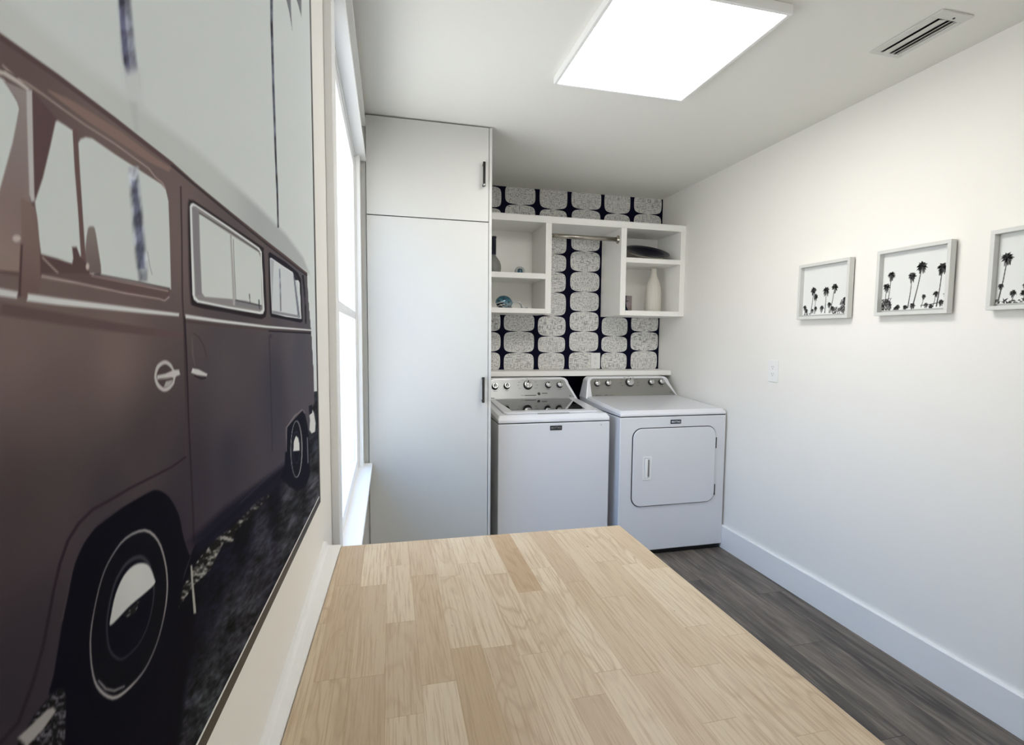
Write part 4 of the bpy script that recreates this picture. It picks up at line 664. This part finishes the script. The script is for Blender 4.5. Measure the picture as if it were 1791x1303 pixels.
# ------------------------------------------------------------------ wall shelf unit
S = 3.5447; SX0 = KR+0.001
su = thing('wall_shelf', ((SX0+R)/2, B, 1.52), 'white built-in open shelf unit over the washer and dryer', 'shelf')
YB = B-0.004
MB().box(SX0, R-0.001, S, YB, 2.139, 2.180).build('top_panel', M['shelf'], su, 0.001)
MB().box(SX0, R-0.001, S-0.004, S+0.02, 2.1805, 2.1835).build('top_lip', M['shelf'], su)
MB().box(1.040, 1.082, S, YB, 1.525, 2.1385).build('side_panel', M['shelf'], su, 0.001)
MB().box(1.596, 1.638, S, YB, 1.525, 2.1385).build('side_panel', M['shelf'], su, 0.001)
MB().box(2.066, R-0.001, S, YB, 1.525, 2.1385).build('side_panel', M['shelf'], su, 0.001)
MB().box(SX0, SX0+0.018, S, YB, 1.525, 2.1385).build('side_panel', M['shelf'], su, 0.001)
MB().box(SX0+0.0185, 1.0395, S, YB, 1.525, 1.558).build('bottom_panel', M['shelf'], su, 0.001)
MB().box(1.6385, 2.0655, S, YB, 1.525, 1.560).build('bottom_panel', M['shelf'], su, 0.001)
MB().box(SX0+0.0185, 1.0395, S, YB-0.006, 1.760, 1.797).build('shelf_board', M['shelf'], su, 0.001)
MB().box(1.6385, 2.0655, S, YB-0.006, 1.901, 1.935).build('shelf_board', M['shelf'], su, 0.001)
MB().box(SX0+0.0185, 1.0395, YB-0.006, YB, 1.5585, 2.1385).build('back_panel', M['shelf'], su)
MB().box(1.6385, 2.0655, YB-0.006, YB, 1.5605, 2.1385).build('back_panel', M['shelf'], su)
rod = MB().tube([(1.0865, 3.60, 2.066), (1.592, 3.60, 2.066)], 0.0155, 20).build('hanging_rod', M['nickel'], su)
for x, dx in ((1.596, -1), (1.082, 1)):
    MB().lathe([(0.029, 0), (0.029, 0.004), (0.019, 0.007), (0.019, 0.014), (0.0156, 0.016)], (x, 3.60, 2.066), (dx, 0, 0), 28).build('flange', M['nickel'], rod)
# ledge behind the machines
tag(MB().box(SX0, R-0.001, 3.700, B-0.002, 1.080, 1.117).build('ledge_shelf', M['shelf'], bevel=0.0015), 'long white ledge on the wallpapered wall behind the two machines', 'shelf')

# ------------------------------------------------------------------ things on the shelves
v = thing('bottle_vase', (0.7025, 3.68, 1.797), 'grey bottle vase with dark beaded neck, upper left shelf', 'vase')
MB().lathe([(0.040, 0.0), (0.049, 0.008), (0.0545, 0.035), (0.053, 0.06), (0.045, 0.085), (0.031, 0.106), (0.020, 0.120), (0.0165, 0.130)], (0.7025, 3.68, 1.797)).build('body', M['stone'], v)
pr = [(0.0165, 0.1295)]
for k in range(12):
    z_ = 0.131+k*0.0085; pr += [(0.0155, z_), (0.0205, z_+0.003), (0.0205, z_+0.0055), (0.0155, z_+0.0083)]
pr += [(0.0185, 0.236), (0.0210, 0.246), (0.0215, 0.254), (0.013, 0.2545), (0.012, 0.24)]
MB().lathe(pr, (0.7025, 3.68, 1.797), n=24).build('neck', M['cord'], v)
v = thing('glass_ornament', (0.886, 3.66, 1.797), 'small round clear ornament with teal core, upper left shelf', 'ornament')
MB().lathe([(0.020, 0), (0.030, 0.004), (0.0355, 0.018), (0.034, 0.033), (0.026, 0.046), (0.013, 0.0535), (0, 0.055)], (0.886, 3.66, 1.797)).build('dome', M['silverband'], v)
MB().lathe([(0.0, 0.0), (0.020, 0.0001), (0.0205, 0.02), (0.019, 0.031), (0.012, 0.037), (0, 0.038)], (0.8835, 3.6375, 1.7975), squash=(1, 0.8)).build('core', M['teal'], v)
# small helmet shaped ornament
hc = Vector((0.772, 3.66, 1.600))
v = thing('helmet_ornament', (hc.x, hc.y, 1.558), 'small teal and silver helmet shaped ornament with holes, lower left shelf', 'ornament')
m = MB(); n1, n2 = 36, 20; vs = []
for i in range(n2+1):
    ph = -PI*0.32+(PI*0.82)*i/n2
    for k in range(n1):
        th = 2*PI*k/n1; r_ = math.cos(ph)
        dx = math.cos(th)*r_; dy = math.sin(th)*r_; dz = math.sin(ph)
        sx = 0.060 if dx > 0 else 0.056
        bx = 1+0.22*max(0, dx)*max(0, 0.4-dz)
        vs.append((hc.x+dx*sx*bx, hc.y+dy*0.046, hc.z+dz*0.048))
fs = []
for i in range(n2):
    for k in range(n1):
        j = (k+1) % n1; q = (i*n1+k, i*n1+j, (i+1)*n1+j, (i+1)*n1+k)
        c_ = [sum(vs[a][d] for a in q)/4 for d in range(3)]
        if c_[0] < hc.x-0.012 and c_[2] < hc.z-0.004 and c_[1] < hc.y+0.02: continue    # face opening
        fs.append(q)
m.add(vs, fs, 0, True)
sh = m.build('shell', M['helmet'], v); so = sh.modifiers.new('thickness', 'SOLIDIFY'); so.thickness = 0.003
for (hx, hz_, r_) in ((-0.006, 0.020, 0.0060), (-0.040, 0.012, 0.0062), (0.028, 0.000, 0.0055), (0.006, -0.016, 0.0050), (0.028, -0.026, 0.005)):
    sx = 0.060 if hx > 0 else 0.056
    q = 1-(hx/sx)**2-(hz_/0.048)**2; yy = hc.y-0.046*math.sqrt(max(q, 0.02))
    nrm = Vector((hx/sx**2, (yy-hc.y)/0.046**2, hz_/0.048**2)).normalized()
    MB().lathe([(r_, -0.001), (r_, 0.0016), (0, 0.0018)], (hc.x+hx, yy, hc.z+hz_), nrm, 14).build('hole', M['black'], v)
for pts_ in ([(0.014, -0.036, -0.006), (-0.012, -0.052, 0.002), (-0.038, -0.052, -0.004), (-0.058, -0.04, -0.012)], [(0.010, -0.040, -0.018), (-0.014, -0.056, -0.014), (-0.042, -0.05, -0.026), (-0.056, -0.04, -0.032)], [(-0.036, -0.052, -0.012), (-0.02, -0.05, -0.028), (0.0, -0.046, -0.0395)]):
    MB().tube([(hc.x+a, hc.y+b, hc.z+c) for a, b, c in pts_], 0.0026, 8).build('face_bar', M['silverband'], v)
# curled pale band lying next to it
v = thing('curled_band', (0.862, 3.64, 1.558), 'pale silvery band curled in loops on lower left shelf', 'ornament')
def band(pts, w, name):
    m = MB(); q = []
    for i, (a, b, c) in enumerate(pts): q += [(a, b-w/2, c), (a, b+w/2, c)]
    m.add(q, [(2*i, 2*i+1, 2*i+3, 2*i+2) for i in range(len(pts)-1)], 0, True)
    o = m.build(name, M['silverband'], v); s_ = o.modifiers.new('thickness', 'SOLIDIFY'); s_.thickness = 0.008; s_.offset = 1
arc = [(0.820+0.042*(1-math.cos(a))*1.0, 3.64+0.006*math.sin(2*a), 1.5625+0.046*math.sin(a)) for a in [PI*k/16 for k in range(17)]]
band(arc, 0.026, 'large_loop')
arc = [(0.895+0.022*(1-math.cos(a)), 3.625, 1.5625+0.012*math.sin(a)) for a in [PI*k/12 for k in range(13)]]
band(arc, 0.02, 'small_loop')

# navy bowl tilted toward the room
bc = Vector((1.880, 3.712, 2.006)); tl = math.radians(24)
ax = Vector((0, -math.sin(tl), math.cos(tl)))
v = thing('shallow_bowl', (bc.x, bc.y, 1.936), 'wide shallow bowl with navy inside tilted forward, upper right shelf', 'bowl')
MB().lathe([(0.05, -0.034), (0.085, -0.028), (0.135, -0.012), (0.168, 0.006), (0.170, 0.008)], bc, ax, 48, cap=False).build('outside', M['cream'], v)
MB().lathe([(0.030, 0), (0.034, 0.004), (0.022, 0.018), (0.024, 0.026)], (1.880, 3.735, 1.9355)).build('stand', M['cream'], v)
MB().lathe([(0.0, -0.027), (0.08, -0.021), (0.130, -0.006), (0.166, 0.009), (0.170, 0.008)], bc, ax, 48, cap=False).build('inside', M['navy'], v)
# white ribbed bottle
vz = 1.560
v = MB().lathe([(0.050, 0), (0.057, 0.006), (0.0585, 0.03), (0.0580, 0.12), (0.0560, 0.175), (0.0490, 0.212), (0.036, 0.245), (0.0255, 0.27), (0.0205, 0.292), (0.0195, 0.305), (0.0215, 0.322), (0.0235, 0.330), (0.017, 0.330), (0.015, 0.30)], (0, 0, 0), n=144, rib=0.014, ribn=26).build('ribbed_bottle', M['vase'], off=None)
v.location = (1.950, 3.725, vz); tag(v, 'tall white ribbed ceramic bottle, lower right shelf', 'vase')
# small card
v = thing('picture_card', (1.756, 3.80, 1.560), 'small muted pink and teal picture card, lower right shelf corner', 'card')
MB().box(1.698, 1.8105, 3.802, 3.806, 1.5602, 1.6865).build('card_back', M['stone'], v)
CW = 0.1125
CL = [dict(p=[(-1, -1), (1, -1), (1, 1), (-1, 1)], c=(150, 138, 138), s=[0.001, 0.001], a=[[0.11, 0.11, 150, 140, 138], [0.08, 0.06, 168, 156, 164], [0.11, 0.03, 150, 128, 124], [0.1, 0.0, 120, 124, 124], [0.07, 0.1, 148, 142, 146]]),
      dict(p=[(-0.01, -0.01), (0.088, -0.01), (0.080, 0.02), (0.068, 0.045), (0.064, 0.07), (0.066, 0.13), (-0.01, 0.13)], c=(18, 14, 34), s=[0.002, 0.002]),
      dict(p=[(-0.01, -0.01), (0.078, -0.01), (0.070, 0.02), (0.058, 0.04), (-0.01, 0.05)], c=(24, 70, 88), s=[0.002, 0.002]),
      dict(p=[(0.066, 0.082), (0.084, 0.084), (0.086, 0.088), (0.066, 0.088)], c=(60, 50, 66), s=[0.001, 0.001])]
print_grid('card_print', np.linspace(0, CW, 60), np.linspace(0, 0.126, 60), lambda T, Z: np.stack([1.698+T, np.full(T.size, 3.8018), 1.5603+Z], 1), CL, v)

# ------------------------------------------------------------------ electrical outlets
def outlet(o, X, N, label):
    """o centre on the wall, X horizontal unit vector along the wall, N unit vector into the room"""
    o, X, N = Vector(o), Vector(X), Vector(N); Z = Vector((0, 0, 1))
    th_ = thing('wall_outlet', o, label, 'outlet', 'duplex outlets on the walls')
    def slab(m, cx, cz, w, h, n0, n1, mi=0, r=None):
        pl = rrect(cx-w/2, cx+w/2, cz-h/2, cz+h/2, r or min(w, h)*0.1, 4); n = len(pl)
        v_ = [o+X*a+Z*b+N*n0 for a, b in pl]+[o+X*a+Z*b+N*n1 for a, b in pl]
        m.add(v_, [tuple(range(n)), tuple(range(2*n-1, n-1, -1))]+[(i, n+i, n+(i+1) % n, (i+1) % n) for i in range(n)], mi)
    m = MB(); slab(m, 0, 0, 0.078, 0.124, 0, 0.0055, 0, 0.004); m.build('cover_plate', M['plate'], th_, 0.002)
    for s_ in (1, -1):
        m = MB(); slab(m, 0, 0.0195*s_, 0.033, 0.028, 0.005, 0.0068, 0, 0.007)
        slab(m, -0.0065, 0.0195*s_+0.004, 0.0022, 0.008, 0.0068, 0.0071, 1); slab(m, 0.0065, 0.0195*s_+0.004, 0.0018, 0.0065, 0.0068, 0.0071, 1)
        slab(m, 0, 0.0195*s_-0.0065, 0.0045, 0.0045, 0.0068, 0.0071, 1, 0.002); m.build('socket', [M['plate'], M['mark']], th_)
outlet((R, 2.567, 1.186), (0, -1, 0), (-1, 0, 0), 'white double outlet on the plain right wall below the palm pictures')
outlet((1.561, YW-0.0005, 1.183), (1, 0, 0), (0, -1, 0), 'white double outlet on the patterned wallpaper above the ledge')

# ------------------------------------------------------------------ washer and dryer
SL = 0.42
def yf(z): return 3.548+(z-0.935)*SL       # sloping face of the consoles
NF = Vector((0, -1, SL)).normalized(); UP = Vector((0, SL, 1)).normalized()
def console(root, bx0, bx1, tx0, tx1, z0, z1, gx, mats, r=0.04):
    def outline(x0, x1, t0, t1, za, zb, rr_):
        P = [(x0, za), (x1, za)]
        for (cx, sgn) in ((t1, 1), (t0, -1)):
            pts = []
            for k in range(9):
                a = PI/2*k/8
                pts.append((cx-sgn*rr_+sgn*rr_*math.cos(a)+sgn*(0.0), zb-rr_+rr_*math.sin(a)))
            P += pts if sgn == 1 else pts[::-1]
        return P
    o = outline(bx0, bx1, tx0, tx1, z0, z1, r)
    c = MB().prism(o, 'y', lambda p: yf(p[1]), 3.692, 0).build('console', M['enamel'], root, 0.006, 3)
    g = outline(gx[0], gx[1], gx[2], gx[3], gx[4], gx[5], r*0.75)
    p = MB().prism(g, 'y', lambda q: yf(q[1])-0.003, lambda q: yf(q[1])+0.004).build('control_panel', mats, c)
    return c, p
def knob(par, x, z, r):
    o = Vector((x, yf(z)-0.003, z))
    k = MB().lathe([(r*1.12, 0), (r*1.12, 0.006), (r*1.0, 0.010)], o, NF, 32).build('knob', M['black'], par)
    MB().lathe([(r*0.98, 0.009), (r*0.95, 0.022), (r*0.84, 0.026), (r*0.78, 0.0245), (r*0.70, 0.0262), (0, 0.028)], o, NF, 32).build('knob_cap', M['chrome'], k)
    q = o+NF*0.0285+UP*r*0.72
    m = MB(); a = Vector((1, 0, 0))*r*0.09; b = UP*r*0.2
    m.add([q-a-b, q+a-b, q+a+b, q-a+b, q-a-b-NF*0.004, q+a-b-NF*0.004, q+a+b-NF*0.004, q-a+b-NF*0.004], [(0, 1, 2, 3), (0, 4, 5, 1), (1, 5, 6, 2), (2, 6, 7, 3), (3, 7, 4, 0), (7, 6, 5, 4)]).build('pointer', M['mark'], k)
def bars(par, items, material=None):
    for x, z, w_, h in items:
        q = Vector((x, yf(z)-0.0034, z)); a = Vector((w_/2, 0, 0)); b = UP*h/2
        MB().add([q-a-b, q+a-b, q+a+b, q-a+b], [(0, 1, 2, 3)]).build('dial_marking', material or M['mark'], par)
def marks(x, z, r):
    out = []
    for k in range(9):
        a = math.radians(-30+240*k/8); out.append((x+math.cos(a)*(r+0.022)*1.35, z+math.sin(a)*(r+0.013), 0.016, 0.0022))
    return out

# washer
wx0, wx1, wf = 0.6070, 1.3038, 3.002
ws = thing('washing_machine', (0.955, 3.35, 0), 'white top-loading washer with dark glass lid beside the cabinet', 'washing machine')
MB().box(wx0, wx1, wf, 3.69, 0.03, 0.855).build('body', M['enamel_body'], ws, 0.006, 3)
for fx in (0.66, 1.25):
    for fy in (3.06, 3.63): MB().lathe([(0.022, 0), (0.022, 0.012), (0.012, 0.014), (0.012, 0.032)], (fx, fy, 0), n=16).build('foot', M['black'], ws)
MB().box(wx0+0.004, wx1-0.004, wf+0.004, 3.686, 0.855, 0.8595).build('seam', M['gasket'], ws)
# top cover slopes up toward the back
zt = lambda y: 0.902+(y-3.03)*0.055
m = MB()
prof = [(0, 0.8595), (0, 0.879), (0.012, 0.897)]
vs = []
for inx, zz in ((0.0, 0.8595), (0.0, 0.880), (0.012, None)):
    for (x, y) in ((wx0+inx, wf+inx*2.2), (wx1-inx, wf+inx*2.2), (wx1-inx, 3.69), (wx0+inx, 3.69)):
        vs.append((x, y, zz if zz is not None else zt(y)))
        if zz == 0.880 and y > 3.6: vs[-1] = (x, y, zt(y)-0.02)
m.add(vs, [(3, 2, 1, 0)]+[(k*4+i, k*4+(i+1) % 4, (k+1)*4+(i+1) % 4, (k+1)*4+i) for k in range(2) for i in range(4)]+[(8, 9, 10, 11)])
m.build('top_cover', M['enamel'], ws, 0.006, 3)
lx0, lx1, ly0, ly1 = 0.655, 1.262, 3.062, 3.535
lp = rrect(lx0, lx1, ly0, ly1, 0.03)
ldd = MB().prism(lp, 'z', lambda p: zt(p[1])+0.0005, lambda p: zt(p[1])+0.010).build('lid', M['enamel'], ws, 0.003)
g = [(lx0+0.060, ly0+0.062), (lx1-0.075, ly0+0.062), (lx1-0.050, ly1-0.02), (lx0+0.035, ly1-0.02)]
MB().prism(g, 'z', lambda p: zt(p[1])+0.0095, lambda p: zt(p[1])+0.0112).build('lid_window', M['lidglass'], ldd)
MB().box(0.86, 1.06, ly0-0.010, ly0+0.006, zt(ly0)-0.001, zt(ly0)+0.0045).build('lid_lip', M['silver'], ldd, 0.002)
MB().lathe([(0.004, 0), (0.004, 0.002), (0, 0.0025)], (1.245, ly0+0.018, zt(ly0)+0.0105), n=12).build('lid_bumper', M['mark'], ldd)
cw, pw = console(ws, 0.612, 1.293, 0.665, 1.236, 0.925, 1.0765, (0.632, 1.268, 0.672, 1.214, 0.940, 1.0655), M['silver'])
for x, z, r in ((0.699, 1.021, 0.020), (0.783, 1.023, 0.020), (0.933, 1.028, 0.029), (1.081, 1.026, 0.0205), (1.165, 1.027, 0.0205)): knob(pw, x, z, r)
it = marks(0.933, 1.028, 0.029)
it += [(x, z-0.031, 0.026, 0.002) for x, z in ((0.699, 1.021), (0.783, 1.023), (1.081, 1.026), (1.165, 1.027))]
it += [(0.945, 0.9595, 0.082, 0.0055), (0.887, 0.9595, 0.02, 0.002), (1.050, 0.9715, 0.040, 0.006), (1.235, 0.9515, 0.010, 0.006), (0.676, 0.9455, 0.03, 0.003)]
bars(pw, it)
q = Vector((1.008, yf(0.969)-0.0036, 0.969))
MB().lathe([(0.0105, -0.001), (0.0105, 0.0006), (0, 0.0007)], q, NF, 20).build('panel_emblem', M['mark'], pw)
MB().lathe([(0.0060, 0.0006), (0.0060, 0.0010), (0, 0.0011)], q+Vector((-0.006, 0, -0.002)), NF, 20).build('panel_emblem', M['whiteprint'], pw)
bd = MB().box(0.921, 0.9955, wf-0.003, wf, 0.811, 0.8385).build('badge', M['black'], ws, 0.001)
text_mesh('badge_lettering', 'MAYTAG', 0.062, 0.0125, (0.958, wf-0.0034, 0.8255), (1, 0, 0), (0, 0, 1), M['silver'], bd)
MB().box(1.243, 1.251, wf-0.001, wf, 0.832, 0.836).build('front_dot', M['silver'], ws)

# dryer
dx0, dx1, df = 1.3563, 2.0924, 2.9649
dr = thing('clothes_dryer', (1.724, 3.33, 0), 'white front-loading dryer with rounded square door beside the right wall', 'dryer')
MB().box(dx0, dx1, df, 3.69, 0.03, 0.878).build('body', M['enamel_body'], dr, 0.006, 3)
MB().box(dx0+0.01, dx1-0.01, df+0.012, 3.68, 0.004, 0.03).build('base', M['black'], dr)
MB().box(dx0+0.004, dx1-0.004, df+0.004, 3.686, 0.878, 0.8825).build('seam', M['gasket'], dr)
zd = lambda y: 0.918+(y-3.0)*0.045
vs = []
for inx, zz in ((0.0, 0.8825), (0.0, 0.899), (0.012, None)):
    for (x, y) in ((dx0+inx, df+inx*2.2), (dx1-inx, df+inx*2.2), (dx1-inx, 3.69), (dx0+inx, 3.69)):
        vs.append((x, y, zz if zz is not None else zd(y)))
        if zz == 0.899 and y > 3.6: vs[-1] = (x, y, zd(y)-0.02)
MB().add(vs, [(3, 2, 1, 0)]+[(k*4+i, k*4+(i+1) % 4, (k+1)*4+(i+1) % 4, (k+1)*4+i) for k in range(2) for i in range(4)]+[(8, 9, 10, 11)]).build('top_cover', M['enamel'], dr, 0.006, 3)
cd, pd = console(dr, 1.352, 2.088, 1.378, 2.030, 0.928, 1.0785, (1.400, 2.066, 1.400, 1.998, 0.944, 1.0675), M['silver2'])
for x, z, r in ((1.449, 1.031, 0.020), (1.535, 1.033, 0.020), (1.706, 1.037, 0.029), (1.878, 1.036, 0.0205), (1.963, 1.038, 0.0205)): knob(pd, x, z, r)
it = marks(1.706, 1.037, 0.029)+[(x, z-0.031, 0.026, 0.002) for x, z in ((1.449, 1.031), (1.535, 1.033), (1.878, 1.036), (1.963, 1.038))]
it += [(1.495, 1.032, 0.012, 0.002), (2.03, 0.966, 0.020, 0.003), (2.03, 0.958, 0.03, 0.002), (1.51, 0.9515, 0.03, 0.0035), (1.55, 0.9515, 0.03, 0.002)]
bars(pd, it)
text_mesh('panel_lettering', 'MAYTAG', 0.042, 0.006, (1.449, yf(0.9515)-0.0036, 0.9515), (1, 0, 0), tuple(UP), M['mark'], pd)
text_mesh('panel_lettering', 'MAYTAG', 0.042, 0.005, (0.665, yf(0.9455)-0.0036, 0.9455), (1, 0, 0), tuple(UP), M['mark'], pw)
MB().prism(rrect(1.437, 2.021, 0.316, 0.812, 0.062), 'y', df-0.0016, df+0.002).build('door_gasket', M['gasket'], dr)
dd = MB().prism(rrect(1.4415, 2.0165, 0.3205, 0.8075, 0.058), 'y', df-0.010, df-0.0012).build('door', M['enamel_body'], dr, 0.004, 3)
# recessed door pull
hx0, hx1, hz0, hz1 = 1.507, 1.566, 0.488, 0.634
m = MB()
for a, b, c, d in ((hx0, hx1, hz0, hz0+0.008), (hx0, hx1, hz1-0.008, hz1), (hx0, hx0+0.008, hz0+0.008, hz1-0.008), (hx1-0.008, hx1, hz0+0.008, hz1-0.008)): m.box(a, b, df-0.0135, df-0.0098, c, d)
hd_ = m.build('handle', M['trim'], dd, 0.0015)
MB().box(hx0+0.008, hx1-0.008, df-0.0106, df-0.0099, hz0+0.008, hz1-0.008).build('handle_recess', M['enamel_body'], hd_)
MB().prism(rrect(hx0+0.033, hx0+0.046, hz0+0.018, hz1-0.020, 0.004, 4), 'y', df-0.0112, df-0.0104).build('grip_slot', M['stone'], hd_)
MB().prism([(hx0+0.014, hz0+0.014), (hx0+0.032, hz0+0.014), (hx0+0.032, hz1-0.014), (hx0+0.014, hz1-0.014)], 'y', df-0.020, df-0.0105).build('grip', M['trim'], hd_, 0.004, 3)
for z_ in (0.70, 0.395):
    MB().box(2.0185, 2.0245, df-0.008, df-0.0005, z_-0.035, z_+0.035).build('hinge', M['mark'], dd)
bd = MB().box(1.695, 1.768, df-0.003, df, 0.8315, 0.8575).build('badge', M['navyplate'], dr, 0.001)
text_mesh('badge_lettering', 'MAYTAG', 0.060, 0.0125, (1.7315, df-0.0034, 0.8445), (1, 0, 0), (0, 0, 1), M['whiteprint'], bd)

# ------------------------------------------------------------------ ceiling light and vent
lz = C-0.032
cl_ = thing('ceiling_light', (0.965, 1.87, C), 'square glowing flat panel light with pale frame on the ceiling', 'ceiling light')
lx0, lx1, ly0, ly1 = 0.682, 1.290, 1.555, 2.240
m = MB(); w_ = 0.014
for a, b, c, d in ((lx0, lx1, ly0, ly0+w_), (lx0, lx1, ly1-w_, ly1), (lx0, lx0+w_, ly0+w_, ly1-w_), (lx1-w_, lx1, ly0+w_, ly1-w_)): m.box(a, b, c, d, lz, C-0.0005)
m.build('frame', M['trim'], cl_, 0.002)
MB().box(lx0+w_, lx1-w_, ly0+w_, ly1-w_, lz+0.004, lz+0.010).build('diffuser', M['diffuser'], cl_)
vt = thing('ceiling_vent', (1.846, 1.58, C), 'pale slotted air vent in the ceiling near right wall', 'vent')
vx0, vx1, vy0, vy1 = 1.779, 1.915, 1.443, 1.722
m = MB()
ox0, ox1, oy0, oy1 = vx0+0.030, vx1-0.022, vy0+0.040, vy1-0.020
for a, b, c, d in ((vx0, vx1, vy0, oy0), (vx0, vx1, oy1, vy1), (vx0, ox0, oy0, oy1), (ox1, vx1, oy0, oy1)): m.box(a, b, c, d, C-0.006, C-0.0003)
m.build('faceplate', M['vent'], vt, 0.0015)
MB().box(ox0, ox1, oy0, oy1, C-0.0012, C-0.0003).build('duct_opening', M['black'], vt)
for k, (xx, ww) in enumerate(((ox0+0.006, 0.034), (ox0+0.046, 0.012), (ox0+0.064, 0.013))):
    m = MB().add([(xx, oy0, C-0.010), (xx+ww, oy0, C-0.005), (xx+ww, oy1, C-0.005), (xx, oy1, C-0.010), (xx, oy0, C-0.009), (xx+ww, oy0, C-0.004), (xx+ww, oy1, C-0.004), (xx, oy1, C-0.009)],
                 [(3, 2, 1, 0), (4, 5, 6, 7), (0, 1, 5, 4), (1, 2, 6, 5), (2, 3, 7, 6), (3, 0, 4, 7)])
    m.build('vent_blade', M['vent'], vt)
MB().lathe([(0.004, 0), (0.004, 0.002), (0, 0.003)], ((vx0+vx1)/2+0.01, vy0+0.024, C-0.006), (0, 0, -1), 12).build('screw', M['mark'], vt)
